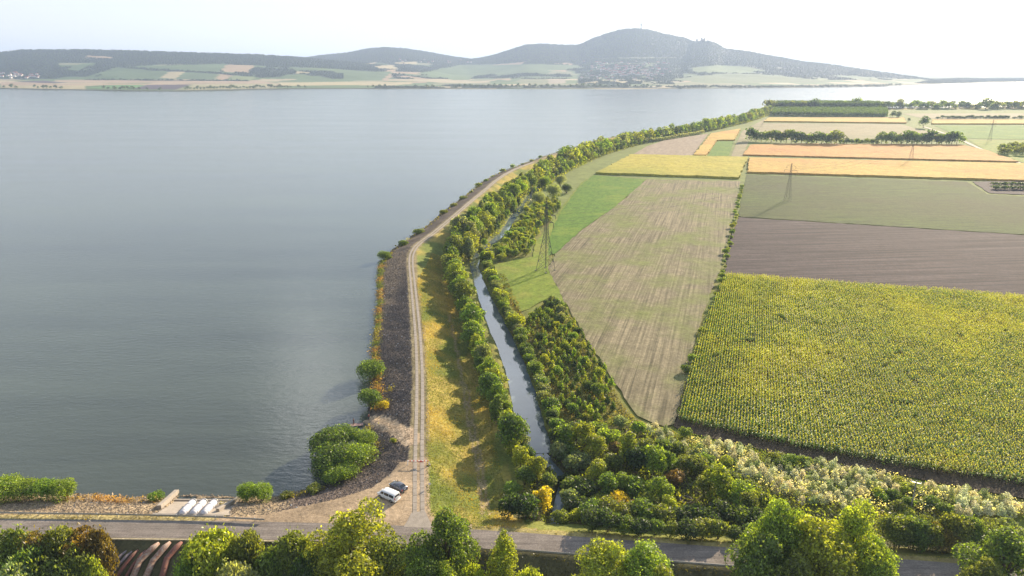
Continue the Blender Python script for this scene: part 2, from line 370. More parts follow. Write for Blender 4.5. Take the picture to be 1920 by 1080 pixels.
# far shore and hills: (u, v) outlines surveyed, then given their own distances
SHORE = [(-900, 163), (-300, 165), (0, 167), (60, 168.5), (250, 171.5), (340, 172), (540, 167.5), (800, 166.5), (1000, 165.5), (1230, 165), (1245, 167), (1400, 165.5), (1640, 163), (1740, 158), (1920, 154), (2300, 151), (2900, 149)]
sh_w = [at(u, v, Z_LAKE) for u, v in SHORE]
sh_s = np.array([p[0] / p[1] for p in sh_w]); sh_y = np.array([p[1] for p in sh_w])
sh_v = np.array([v for _, v in SHORE], float)
def ridge(pts, yc, g):
    s = []; vv = []; yy = []
    for i, (u, v) in enumerate(pts):
        y = yc(u) if callable(yc) else yc
        s.append(xat(u, v, y) / y); vv.append(v); yy.append(y)
    return np.array(s), np.array(vv, float), np.array(yy), g
RIDGES = [
    ridge([(-900, 104), (-300, 96), (0, 98), (40, 93.5), (150, 92.5), (250, 95), (380, 99), (480, 102), (560, 107), (620, 113), (700, 120), (800, 130), (950, 160)], 5400, ([0, .12, .38, .42, .66, 1], [0, .13, .25, .27, .62, 1])),
    ridge([(380, 168), (500, 122), (560, 110), (600, 104), (650, 99), (690, 91), (720, 88.5), (760, 91), (800, 97), (850, 106), (900, 112), (980, 125), (1100, 168)], 7200, ([0, .3, .55, .8, 1], [0, .2, .45, .8, 1])),
    ridge([(640, 168), (740, 140), (860, 113), (900, 108.5), (930, 102), (960, 92), (985, 84), (1010, 82), (1060, 84), (1085, 84), (1110, 72), (1140, 62), (1160, 55.5), (1190, 53), (1215, 55), (1240, 62), (1280, 70), (1300, 77), (1360, 93), (1400, 100), (1500, 122), (1640, 168)], 6700, ([0, .25, .5, .68, 1], [0, .16, .34, .52, 1])),
    ridge([(1130, 166), (1200, 128), (1250, 104), (1282, 88), (1300, 78.5), (1312, 77), (1330, 76), (1345, 82), (1360, 91), (1400, 96), (1450, 105), (1500, 114), (1560, 121), (1620, 130), (1680, 139), (1740, 147.5), (1790, 153), (1850, 158)], lambda u: float(np.interp(u, (1310, 1740), (6500, 5400))), ([0, .3, .55, 1], [0, .22, .45, 1])),
    ridge([(1600, 165), (1740, 149), (1800, 147), (1850, 147.5), (1920, 147), (2300, 146), (2900, 145)], lambda u: 5600 if u < 1850 else 6400, ([0, .3, 1], [0, .5, 1])),
]
FAR0 = 2650.0
def far_z(s, y):
    """height, visible-row value and slope fraction for land beyond the lake"""
    ys = np.interp(s, sh_s, sh_y); vs = np.interp(s, sh_s, sh_v)
    z = np.full(s.shape, -2.0); f_best = np.zeros(s.shape); idx = np.full(s.shape, -1)
    on = y > ys
    base = np.where(on, Z_LAKE + 3.4 * sstep(0, 35, y - ys) - 1.2 * sstep(60, 90, y - ys), -2.0)
    z = base.copy()
    for k, (rs, rv, ry, g) in enumerate(RIDGES):
        vc = np.interp(s, rs, rv, left=999, right=999); yc = np.interp(s, rs, ry)
        f = (y - ys) / np.maximum(yc - ys, 60)
        v = vs - (vs - vc) * np.interp(f, g[0], g[1])
        c = (540 - v) / FPX; zz = CAM_H + y * (-sP + c * cP) / (cP + c * sP)
        cc = (540 - vc) / FPX; zc = CAM_H + yc * (-sP + cc * cP) / (cP + cc * sP)
        zz = np.where(f <= 1, zz, zc - (y - yc) * .22)
        bump = (fbm(s * y, y, 420, 4) - .5) * 46 * np.clip(f, 0, 1) * np.clip((vs - vc) / 40, 0, 1) * np.clip(1.0 - f, 0.04, .5) * 2
        zz = zz + bump
        ok = on & (vc < 400) & (vc < vs) & (zz > z)
        z = np.where(ok, zz, z); f_best = np.where(ok, np.clip(f, 0, 1.3), f_best); idx = np.where(ok, k, idx)
    return z, f_best, idx
def project(x, y, z):
    dz = z - CAM_H
    d = y * cP - dz * sP; up = y * sP + dz * cP
    return 960 + FPX * x / d, 540 - FPX * up / d
# land cover beyond the lake: plots of the far fields
TAN, PINK, GRN, VINE, PLOW, PALE = (.36, .26, .15), (.34, .25, .16), (.11, .22, .06), (.10, .15, .055), (.08, .06, .065), (.38, .32, .17)
PLOTS = [([(100, 149), (180, 131), (225, 126), (420, 119), (430, 121), (412, 134), (405, 138), (220, 128), (160, 149)], VINE), ([(170, 148), (212, 130), (408, 137), (402, 149)], VINE),
         ([(425, 121), (478, 123), (464, 137), (413, 134)], TAN), ([(300, 146), (318, 134), (346, 135), (328, 148)], PALE), ([(405, 149), (413, 138), (436, 139), (424, 150)], TAN),
         ([(330, 148), (348, 135), (405, 138), (402, 149)], (.10, .15, .06)), ([(430, 150), (440, 141), (480, 145), (470, 151)], (.2, .24, .09)),
         ([(160, 104), (212, 107), (205, 110.5), (160, 108)], TAN), ([(552, 133), (588, 137), (556, 138)], PALE),
         ([(15, 154), (80, 151), (128, 155), (60, 156.5)], PLOW), ([(160, 165), (222, 159), (275, 158.5), (250, 166)], GRN), ([(250, 167), (275, 159), (358, 158.5), (330, 168)], PLOW),
         ([(0, 154), (16, 153), (120, 157), (520, 156), (800, 153), (800, 155), (520, 161), (380, 158), (120, 160), (0, 160)], PINK), ([(0, 160), (160, 160), (160, 168), (0, 166)], PALE),
         ([(100, 150), (480, 151), (520, 156), (128, 155)], PINK), ([(360, 158.5), (520, 156.5), (520, 167), (350, 169)], (.30, .28, .15)),
         ([(524, 155), (690, 152.5), (770, 154), (770, 158), (524, 161)], PALE), ([(716, 151), (728, 138), (720, 131), (745, 130), (736, 137), (728, 152)], TAN), ([(736, 134), (848, 138), (838, 142), (738, 137.5)], TAN),
         ([(730, 143), (760, 142), (812, 149), (790, 149)], TAN), ([(738, 139), (838, 143), (812, 147), (760, 141)], VINE), ([(640, 134), (736, 134), (716, 150), (640, 151)], VINE),
         ([(680, 120), (708, 116), (700, 121)], PALE), ([(735, 117), (785, 115.5), (780, 120), (742, 121)], PALE), ([(700, 124), (740, 121), (742, 130), (705, 129)], PALE),
         ([(780, 138), (860, 122), (980, 120), (1080, 122), (1100, 128), (900, 136), (880, 150), (850, 150)], (.10, .15, .05)), ([(918, 122), (985, 116), (978, 121)], TAN), ([(1035, 119), (1068, 118), (1072, 122)], TAN), ([(1035, 131), (1062, 132), (1062, 135)], TAN),
         ([(920, 148), (960, 147), (958, 151)], TAN), ([(1070, 158), (1120, 152), (1122, 156)], PALE), ([(1125, 149), (1175, 153), (1170, 157), (1130, 152)], PALE), ([(1025, 150), (1060, 148), (1060, 156), (1030, 157)], (.3, .25, .17)),
         ([(1290, 128), (1340, 122), (1400, 125), (1440, 133), (1380, 137), (1300, 136)], (.12, .17, .055)), ([(1250, 150), (1350, 138), (1420, 139), (1560, 152), (1500, 155), (1330, 156)], (.12, .155, .06)), ([(1270, 153), (1290, 151), (1296, 154)], TAN), ([(1510, 143), (1555, 148), (1540, 152)], (.16, .19, .07)),
         ([(1095, 110), (1150, 108), (1265, 107), (1270, 109), (1180, 110.5)], (.17, .20, .10))]
def far_cover(x, y, z, f, idx):
    u, v = project(x, y, z)
    n = fbm(x, y, 260, 4); n2 = fbm(x + 900, y, 90, 3)
    cell = vnoise(np.floor(x / 170 + n * 1.2) * 7.7, np.floor(y / 330) * 5.3)
    col = np.empty(x.shape + (3,))
    a = np.array([.19, .20, .10]); b = np.array([.38, .32, .19]); c = np.array([.10, .15, .05])
    t = cell[..., None]
    col[:] = np.where(t < .4, c, np.where(t < .62, a, b)) * (.8 + .4 * n2[..., None])
    hill = (v < 148)
    col = np.where((hill & (cell > .5))[..., None], np.array(VINE), col)
    forest = hill & ((n > .52) | (f > .72) | (v < 118)) & (idx >= 0)
    forest |= (idx == 2) & (v < 112); forest |= (idx == 3) & (v < 150) & (n > .42); forest |= (idx == 4)
    forest |= (idx == 0) & (u < 110) & (v < 140)
    forest |= (u > 1080) & (u < 1280) & (v > 120) & (v < 158) & (n2 > .4)
    forest |= (v > 159) & (u > 700) & (n2 > .40) & (f < .08)
    for poly, cc in PLOTS:
        m = inpoly(u, v, poly)
        col[m] = np.array(cc) * (.85 + .3 * n2[m][:, None]); forest &= ~m
    hedge = inpoly(u, v, [(160, 149), (470, 151), (470, 152.3), (160, 150.2)]) | inpoly(u, v, [(225, 125.2), (405, 136), (470, 142), (470, 144), (402, 138.4), (225, 127.4)])
    hedge |= inpoly(u, v, [(90, 137), (215, 126), (205, 131), (160, 144), (90, 144)])
    forest |= hedge
    ysx = np.interp(x / y, sh_s, sh_y); bank = (y - ysx < 75) & (y > ysx); col[bank] = np.array([.075, .085, .045])
    forest &= (z > 3) & (y < 9000)
    col[forest] = np.array([.052, .075, .038]) * (.7 + .6 * n2[forest][:, None])
    return col, forest
# ------------------------------------------------------------------ ground: one sheet from below the camera to the horizon
ys = [52.0]
while ys[-1] < 45000:
    y0 = ys[-1]; k = .0062 if y0 < 700 else (.011 if y0 < FAR0 else (.0050 if y0 < 7600 else .05)); ys.append(y0 * (1 + k))
ys = np.array(ys); sv = np.linspace(-1.22, 1.22, 601)
YY, SS = np.meshgrid(ys, sv, indexing='ij'); XX = YY * SS
ZZ = np.zeros_like(XX); ALB = np.zeros(XX.shape + (3,)); ROCK = np.zeros(XX.shape)
near = YY < FAR0
xn, yn = XX[near], YY[near]
zn = ground_z(xn, yn); ZZ[near] = zn
dcr = segdist(xn, yn, CREST); drd = segdist(xn, yn, ROADEXT)
lk = inpoly(xn, yn, LAKE_SIDE); stn = inpoly(xn, yn, SOUTH); pk = inpoly(xn, yn, PARK) | (segdist(xn, yn, PARK + [PARK[0]]) < .8)
n1 = fbm(xn, yn, 9, 4)[:, None]; n2 = fbm(xn + 50, yn, 2.5, 3)[:, None]; n3 = fbm(xn * .6 + 90, yn * .15, 6, 3)[:, None]
L3 = lambda *c: np.array(c)[None, :]
grass = L3(.105, .150, .030) * n1 * 1.1 + L3(.250, .215, .060) * (1 - n1) * .9
alb = grass.copy()
# landward slope of the dike: golden mown grass with greener patches
dslope = (~lk & ~stn & (dcr < 21))[:, None]
gold = L3(.325, .255, .066); gre = L3(.130, .160, .034)
kk = sstep(.40, .62, n1 * .55 + n3 * .45)
alb = np.where(dslope, gold * (1 - kk) + gre * kk, alb)
alb *= (.8 + .4 * n2)
farpart = (yn > 420)[:, None]
alb = np.where(farpart & ~dslope, L3(.17, .20, .06) * (.8 + .4 * n1), alb)
# rocky lake side
rockm = lk & (dcr > 1.6) & ~pk
rk = L3(.078, .064, .056) * (.55 + .9 * n2) + L3(.05, .035, .01) * n1
alb = np.where(rockm[:, None], rk, alb)
sunny = lk & (xn < -27) & (yn < 135)  # brown shore by the road, its sunlit warmth put into the colour too
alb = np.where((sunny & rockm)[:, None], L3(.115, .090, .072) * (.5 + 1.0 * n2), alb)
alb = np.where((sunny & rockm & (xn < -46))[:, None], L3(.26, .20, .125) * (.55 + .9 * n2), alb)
# crest verge and dirt
verge = (dcr < 2.3)[:, None]
alb = np.where(verge, L3(.23, .19, .105) * (.6 + .8 * n2), alb)
dirt = pk | ((drd < 4.3) & ~stn & (xn < 5))
alb = np.where(dirt[:, None], L3(.37, .28, .185) * (.60 + .7 * n1), alb)
dsp = np.full(xn.shape, 1e9)
for (a, _), (b, _) in zip(SPUR[:-1], SPUR[1:]): dsp = np.minimum(dsp, segdist(xn, yn, [a, b]))
alb = np.where(((dsp < 2.6 + (n2[:, 0] - .5) * 3) & lk & (zn > 1.25))[:, None], L3(.42, .31, .20) * (.6 + .7 * n2), alb)
alb = np.where(((drd < 4.6) & ~stn & (xn < -20) & ~pk)[:, None], L3(.30, .25, .12) * (.6 + .8 * n2), alb)
alb = np.where(((drd < 4.1) & ~stn & (xn > -8))[:, None], L3(.32, .27, .11) * (.6 + .8 * n2), alb)
alb = np.where(stn[:, None], L3(.085, .080, .040) * (.5 + 1.0 * n2), alb)
# worn track along the foot of the slope
for pth, wd in ((P([(905, 975), (902, 930), (893, 860), (878, 790), (868, 720), (855, 650), (842, 590)], .8), .5), (P([(918, 975), (912, 930), (902, 860), (887, 790), (876, 720)], .8), .4)):
    m = segdist(xn, yn, pth) < wd
    alb[m] = np.array([.33, .26, .15]) * (.7 + .5 * n2[m])
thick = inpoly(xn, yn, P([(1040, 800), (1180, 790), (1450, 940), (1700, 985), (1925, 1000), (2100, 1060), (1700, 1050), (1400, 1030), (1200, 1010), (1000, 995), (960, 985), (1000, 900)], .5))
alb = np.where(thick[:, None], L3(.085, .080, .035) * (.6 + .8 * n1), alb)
bed = zn < Z_CANAL - .1
alb = np.where((bed & ~lk)[:, None], L3(.05, .05, .035), alb)
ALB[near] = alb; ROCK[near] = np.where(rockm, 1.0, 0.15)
far = ~near
zf_, ff_, ii_ = far_z(SS[far], YY[far])
ZZ[far] = zf_
cf, forest_m = far_cover(XX[far], YY[far], zf_, ff_, ii_)
ALB[far] = cf
Vg = np.stack([XX, YY, ZZ], -1).reshape(-1, 3)
ny, ns = XX.shape
I = np.arange(ny * ns).reshape(ny, ns)
Fg = np.stack([I[:-1, :-1], I[:-1, 1:], I[1:, 1:], I[1:, :-1]], -1).reshape(-1, 4)
gm, gn, go = newmat('ground_cover')
b_ = N(gn, 'ShaderNodeBsdfPrincipled', Roughness=.95); b_.inputs['Specular IOR Level'].default_value = .12
a_ = N(gn, 'ShaderNodeAttribute', attribute_name='Col')
t_ = N(gn, 'ShaderNodeTexCoord')
z1 = N(gn, 'ShaderNodeTexNoise', Scale=1.3, Detail=7.0, Roughness=.72); gn.links.new(t_.outputs['Object'], z1.inputs['Vector'])
z2 = N(gn, 'ShaderNodeTexNoise', Scale=.16, Detail=5.0, Roughness=.65); gn.links.new(t_.outputs['Object'], z2.inputs['Vector'])
vo = N(gn, 'ShaderNodeTexVoronoi', Scale=2.6); gn.links.new(t_.outputs['Object'], vo.inputs['Vector'])
r1 = N(gn, 'ShaderNodeMapRange'); r1.inputs['From Min'].default_value = .3; r1.inputs['From Max'].default_value = .7; r1.inputs['To Min'].default_value = .62; r1.inputs['To Max'].default_value = 1.4; gn.links.new(z1.outputs[0], r1.inputs[0])
r2 = N(gn, 'ShaderNodeMapRange'); r2.inputs['From Min'].default_value = .3; r2.inputs['From Max'].default_value = .7; r2.inputs['To Min'].default_value = .82; r2.inputs['To Max'].default_value = 1.2; gn.links.new(z2.outputs[0], r2.inputs[0])
mm = N(gn, 'ShaderNodeMath', operation='MULTIPLY'); gn.links.new(r1.outputs[0], mm.inputs[0]); gn.links.new(r2.outputs[0], mm.inputs[1])
rv = N(gn, 'ShaderNodeMapRange'); rv.inputs['To Min'].default_value = .45; rv.inputs['To Max'].default_value = 1.75; gn.links.new(vo.outputs['Color'], rv.inputs[0])
mixr = N(gn, 'ShaderNodeMix', data_type='FLOAT'); gn.links.new(a_.outputs['Alpha'], mixr.inputs['Factor']); mixr.inputs['A'].default_value = 1.0; gn.links.new(rv.outputs[0], mixr.inputs['B'])
m3 = N(gn, 'ShaderNodeMath', operation='MULTIPLY'); gn.links.new(mm.outputs[0], m3.inputs[0]); gn.links.new(mixr.outputs[0], m3.inputs[1])
sc_ = N(gn, 'ShaderNodeVectorMath', operation='SCALE'); gn.links.new(a_.outputs['Color'], sc_.inputs[0]); gn.links.new(m3.outputs[0], sc_.inputs['Scale'])
gn.links.new(sc_.outputs[0], b_.inputs['Base Color'])
bu = N(gn, 'ShaderNodeBump', Strength=.55, Distance=.3); gn.links.new(z1.outputs[0], bu.inputs['Height'])
gn.links.new(bu.outputs[0], b_.inputs['Normal']); gn.links.new(b_.outputs[0], go.inputs[0])
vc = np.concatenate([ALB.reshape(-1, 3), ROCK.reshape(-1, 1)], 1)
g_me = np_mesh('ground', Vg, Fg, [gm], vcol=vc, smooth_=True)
ground = link(bpy.data.objects.new('ground', g_me)); ground['kind'] = 'structure'
ground['label'] = 'grassy lowland, dike slopes and far hills around the lake'
# ------------------------------------------------------------------ water
def water_mat(name, deep, rough, bump, sc, chop=1.0, patch=None):
    m, n, o = newmat(name)
    b = N(n, 'ShaderNodeBsdfPrincipled', Roughness=rough, IOR=1.52); b.inputs['Base Color'].default_value = (*deep, 1)
    t = N(n, 'ShaderNodeTexCoord')
    mp = N(n, 'ShaderNodeMapping'); mp.inputs['Rotation'].default_value = (0, 0, R(-14)); mp.inputs['Scale'].default_value = (.55, 1.5, 1); n.links.new(t.outputs['Object'], mp.inputs['Vector'])
    a = N(n, 'ShaderNodeTexNoise', Scale=sc, Detail=5.0, Roughness=.6); n.links.new(mp.outputs[0], a.inputs['Vector'])
    u = N(n, 'ShaderNodeBump', Strength=bump, Distance=.16 * chop); n.links.new(a.outputs[0], u.inputs['Height'])
    n.links.new(u.outputs[0], b.inputs['Normal'])
    m2 = N(n, 'ShaderNodeMapping'); m2.inputs['Rotation'].default_value = (0, 0, R(12)); m2.inputs['Scale'].default_value = (.3, 1.6, 1); n.links.new(t.outputs['Object'], m2.inputs['Vector'])
    g = N(n, 'ShaderNodeTexNoise', Scale=.009, Detail=7.0, Roughness=.62); n.links.new(m2.outputs[0], g.inputs['Vector'])
    r = N(n, 'ShaderNodeMapRange'); r.inputs['From Min'].default_value = .35; r.inputs['From Max'].default_value = .65; r.inputs['To Min'].default_value = rough * .86; r.inputs['To Max'].default_value = rough * 1.14
    n.links.new(g.outputs[0], r.inputs[0]); n.links.new(r.outputs[0], b.inputs['Roughness'])
    r2 = N(n, 'ShaderNodeValToRGB'); r2.color_ramp.elements[0].position = .35; r2.color_ramp.elements[1].position = .68
    r2.color_ramp.elements[0].color = (*[x * .62 for x in deep], 1); r2.color_ramp.elements[1].color = (*[x * 1.4 for x in deep], 1); n.links.new(g.outputs[0], r2.inputs[0])
    n.links.new(r2.outputs[0], b.inputs['Base Color'])
    n.links.new(b.outputs[0], o.inputs[0]); return m
LAKE_M = water_mat('lake_water', (.066, .080, .060), .17, .55, .55)
CANAL_M = water_mat('canal_water', (.125, .165, .185), .05, .08, .8)
lk_pts = [(-700, ROAD[0][1])] + [p for p in ROAD if p[0] < -14.0] + CREST[1:] + [(3600, 2100), (7600, 5700), (5200, 5750), (3700, 5500), (2550, 4300), (1500, 3500), (500, 3250), (-1500, 3250), (-3600, 3600), (-6000, 4200)]
from mathutils.geometry import tessellate_polygon
_v = [Vector((x, y, 0)) for x, y in lk_pts]
mew = bpy.data.meshes.new('lake'); mew.from_pydata([(x, y, Z_LAKE) for x, y in lk_pts], [], [tuple(t) for t in tessellate_polygon([_v])]); mew.materials.append(LAKE_M); mew.update()
if mew.polygons[0].normal.z < 0: mew.flip_normals()
lake = link(bpy.data.objects.new('lake', mew)); lake['kind'] = 'structure'; lake['label'] = 'wide rippled reservoir water'
cl = CANAL; lf = []; rt = []
for i, p in enumerate(cl):
    a = cl[max(0, i - 1)]; b = cl[min(len(cl) - 1, i + 1)]; tx, ty = b[0] - a[0], b[1] - a[1]; L = math.hypot(tx, ty)
    wd = CANAL_PX[i][2] + 1.3; lf.append((p[0] - ty / L * wd, p[1] + tx / L * wd)); rt.append((p[0] + ty / L * wd, p[1] - tx / L * wd))
mb = MB(); k = len(cl)
mb.add([(x, y, Z_CANAL) for x, y in lf + rt], [(i + k, i + 1 + k, i + 1, i) for i in range(k - 1)])
canal = mb.build('canal_water', CANAL_M); canal['kind'] = 'structure'; canal['label'] = 'still drainage canal water behind the dike'
mb = MB(); l1 = offset(BROOK, -1.6); r1_ = offset(BROOK, 1.6); k = len(BROOK)
mb.add([(x, y, Z_CANAL - .06) for x, y in l1 + r1_], [(i + k, i + 1 + k, i + 1, i)[::-1] for i in range(k - 1)])
brook = mb.build('brook_water', CANAL_M); brook['kind'] = 'structure'
# ------------------------------------------------------------------ road, track, apron
def ribbon(line, half, z, step=None):
    L = offset(line, -half); Rr = offset(line, half); k = len(line); mb = MB()
    mb.add([(x, y, z) for x, y in L + Rr], [(i + k, i + 1 + k, i + 1, i) for i in range(k - 1)]); return mb
ASPH = field_mat('asphalt', (0.150, 0.130, 0.115), (0.260, 0.226, 0.198), R(90), .5, .03, .35, .65, patch=(0.212, 0.191, 0.162), patch_scale=.08, fine=3.0, bump=.15, pl=.52, ph=.75)
r_o = ribbon(resample(ROADEXT, 4.0), 2.65, Z_CREST + .05).build('road', ASPH); r_o['kind'] = 'structure'; r_o['label'] = 'worn asphalt road across the embankment'
EDGE = plain('road_edge_gravel', (.40, .34, .22), .95, var=.3, scale=1.5)
CONC = plain('concrete', (.31, .27, .225), .9, var=.14, scale=1.1, bump=.2)
CONC_D = plain('old_concrete', (.15, .135, .12), .9, var=.25, scale=1.3, bump=.3)
track = resample(smooth([p for p in CREST if p[1] < 700], 2), 2.5)
track = [p for p in track if p[1] > 114]
mb = MB()
prev_rng = random.Random(3)
for side in (-.78, .78):
    line = offset(track, side)
    for a, b in zip(line[:-1], line[1:]):
        jx = prev_rng.uniform(-.04, .04); dx, dy = b[0] - a[0], b[1] - a[1]; L = math.hypot(dx, dy)
        if L < .1: continue
        tx, ty = dx / L, dy / L; hw = .42 if a[1] < 420 else .5; g = .05; zz = Z_CREST + .06 + prev_rng.uniform(-.01, .012)
        A = [(a[0] + tx * g - ty * (hw + jx), a[1] + ty * g + tx * (hw + jx)), (a[0] + tx * g + ty * hw, a[1] + ty * g - tx * hw), (b[0] - tx * g + ty * hw, b[1] - ty * g - tx * hw), (b[0] - tx * g - ty * hw, b[1] - ty * g + tx * hw)]
        mb.add([(x, y, Z_CREST - .15) for x, y in A] + [(x, y, zz) for x, y in A], [(4, 5, 6, 7), (0, 1, 5, 4), (1, 2, 6, 5), (2, 3, 7, 6), (3, 0, 4, 7)])
tr_o = mb.build('track', CONC); tr_o['kind'] = 'structure'; tr_o['label'] = 'two concrete slab strips along the dike crest'
apron = sheet('path', P([(771, 962), (797, 958), (806, 978), (812, 990), (757, 988), (765, 975)], Z_CREST), Z_CREST + .054, CONC)
apron['label'] = 'concrete apron joining the dike track to the road'
kerb = ribbon(resample([p for p in offset(ROAD, 3.0) if -95 < p[0] < -42], 3), .28, 0)
kv = MB(); pts = resample(offset([p for p in ROAD if -100 < p[0] < -38], 3.1), 2.4)
for a, b in zip(pts[:-1], pts[1:]):
    kv.box(((a[0] + b[0]) / 2, (a[1] + b[1]) / 2, Z_CREST + .02), (math.dist(a, b) - .04, .42, .34), 0, math.atan2(b[1] - a[1], b[0] - a[0]))
ke = kv.build('stone_kerb', EDGE, bevel=.03); tag(ke, 'low pale stone kerb along the road edge above the rusty pipes', 'kerb')
# ------------------------------------------------------------------ fields
prj = random.Random(21)
def FP(pts): return P(pts, 0.0)
def flat_field(name, px, mat, label, z=.32):
    """a field: a densely cut sheet that lies just over the ground sheet"""
    poly = FP(px); poly = resample(poly + [poly[0]], 4.0); poly = [(x + prj.uniform(-.45, .45), y + prj.uniform(-.7, .7)) for x, y in poly]
    from mathutils.geometry import tessellate_polygon as tp
    me = bpy.data.meshes.new(name); me.from_pydata([(x, y, z) for x, y in poly], [], [tuple(t) for t in tp([[Vector((x, y, 0)) for x, y in poly]])]); me.materials.append(mat); me.update()
    if me.polygons[0].normal.z < 0: me.flip_normals()
    o = link(bpy.data.objects.new(name, me)); o['kind'] = 'structure'; o['label'] = label; return o
STUB = field_mat('stubble', (.105, .092, .054), (.290, .245, .150), R(17), .36, .005, .36, .64, patch=(.165, .185, .055), patch_scale=.035, fine=1.1, pl=.43, ph=.66)
GREENC = field_mat('clover', (0.069, 0.149, 0.010), (0.111, 0.201, 0.017), R(20), .1, .03, .35, .65, patch=(0.143, 0.215, 0.020), patch_scale=.03, fine=1.0, bump=.9)
MEAD = field_mat('meadow', (0.130, 0.189, 0.017), (0.188, 0.237, 0.029), R(30), .1, .02, .35, .65, patch=(0.213, 0.229, 0.038), patch_scale=.04, fine=1.0, bump=.5)
OLIV = field_mat('olive_crop', (.026, .050, .008), (.088, .122, .020), R(84), .16, .01, .35, .65, patch=(0.057, 0.065, 0.020), patch_scale=.010, fine=.9, bump=.8, pl=.42, ph=.66)
PLOU = field_mat('ploughed_soil', (.026, .020, .022), (.105, .080, .078), R(84), .26, .004, .42, .62, fine=.9, bump=.7)
PALEF = field_mat('dry_field', (0.213, 0.182, 0.101), (0.289, 0.249, 0.140), R(80), .08, .01, .35, .65, patch=(0.176, 0.176, 0.078), patch_scale=.008, fine=.5)
PINKF = field_mat('bare_field', (0.238, 0.185, 0.139), (0.310, 0.251, 0.178), R(20), .1, .01, .35, .65, fine=.5)
flat_field('field', [(1212, 337), (1388, 340), (1378, 400), (1352, 500), (1322, 580), (1300, 650), (1272, 770), (1264, 801), (1250, 802), (1200, 787), (1160, 730), (1110, 652), (1066, 580), (1036, 522), (1028, 505), (1042, 476), (1090, 432), (1150, 391)], STUB, 'harvested tan stubble field with tractor lines')
flat_field('field', [(1112, 329), (1213, 337), (1150, 391), (1090, 432), (1042, 476), (1028, 480), (1032, 440), (1050, 400), (1085, 352)], GREENC, 'bright green clover field beside the pylon')
flat_field('meadow', [(926, 497), (998, 482), (1004, 455), (1028, 425), (1062, 378), (1088, 345), (1108, 330), (1085, 352), (1050, 400), (1032, 440), (1028, 505), (1036, 522), (1068, 585), (1035, 556), (978, 588), (955, 560), (938, 530)], MEAD, 'mown green meadow around the pylon', .30)
flat_field('field', [(1400, 328), (1812, 341), (1852, 365), (1925, 369), (2300, 385), (2300, 470), (1925, 441), (1385, 407), (1390, 370)], OLIV, 'olive green crop field with a pylon in it')
flat_field('field', [(1384, 408), (1925, 442), (2300, 471), (2300, 600), (1925, 561), (1358, 519), (1368, 450)], PLOU, 'dark brown ploughed field behind the maize')
flat_field('field', [(1185, 291), (1212, 275), (1250, 262), (1328, 251), (1298, 292)], PINKF, 'pinkish bare field beside the dike tree belt')
flat_field('field', [(1345, 265), (1376, 265), (1366, 294), (1325, 293)], GREENC, 'small green square plot among the yellow crops', .34)
flat_field('field', [(1370, 296), (1380, 270), (1392, 246), (1436, 222), (1428, 236), (1405, 262), (1392, 296)], PALEF, 'narrow pale field at the foot of the tree belt')
flat_field('field', [(1430, 231), (1688, 233), (1725, 243), (1790, 263), (1412, 262)], PALEF, 'wide pale field behind the tree row')
flat_field('field', [(1690, 213), (1925, 213), (2300, 212), (2300, 222), (1925, 222), (1735, 223)], PALEF, 'pale far field before the shore trees')
flat_field('field', [(1752, 236), (1925, 236), (2300, 236), (2300, 262), (1925, 262), (1808, 260)], GREENC, 'green far field beyond the lone tree')
flat_field('field', [(1815, 262.5), (2300, 263), (2300, 320), (1925, 308), (1850, 284)], MEAD, 'dull meadow beyond the farm track')
flat_field('field', [(1822, 341), (1925, 340), (2300, 345), (2300, 383), (1925, 366), (1856, 363)], PLOU, 'dark earth plot with vine rows', .36)
pth = P([(1732, 238), (1760, 247), (1800, 262), (1850, 285), (1925, 311), (2100, 370)]); po = ribbon(resample(pth, 12), 2.2, .42).build('path', plain('farm_track', (.48, .42, .33), .95, var=.2, scale=.3)); po['kind'] = 'structure'; po['label'] = 'pale farm track running between the far fields'
MSOIL = field_mat('maize_soil', (0.044, 0.034, 0.022), (0.088, 0.068, 0.044), R(19), .4, .01, .35, .65, fine=1.2)
MAIZE_PX = [(1276, 794), (1292, 706), (1310, 645), (1338, 575), (1362, 520), (1925, 562), (2250, 592), (2600, 1060), (1925, 914), (1700, 880), (1500, 845)]
flat_field('field', [(1262, 802), (1292, 700), (1310, 640), (1338, 572), (1360, 519), (1925, 561), (2250, 591), (2700, 1110), (1925, 935), (1700, 897), (1480, 856), (1290, 815)], MSOIL, 'dark soil under and before the maize')
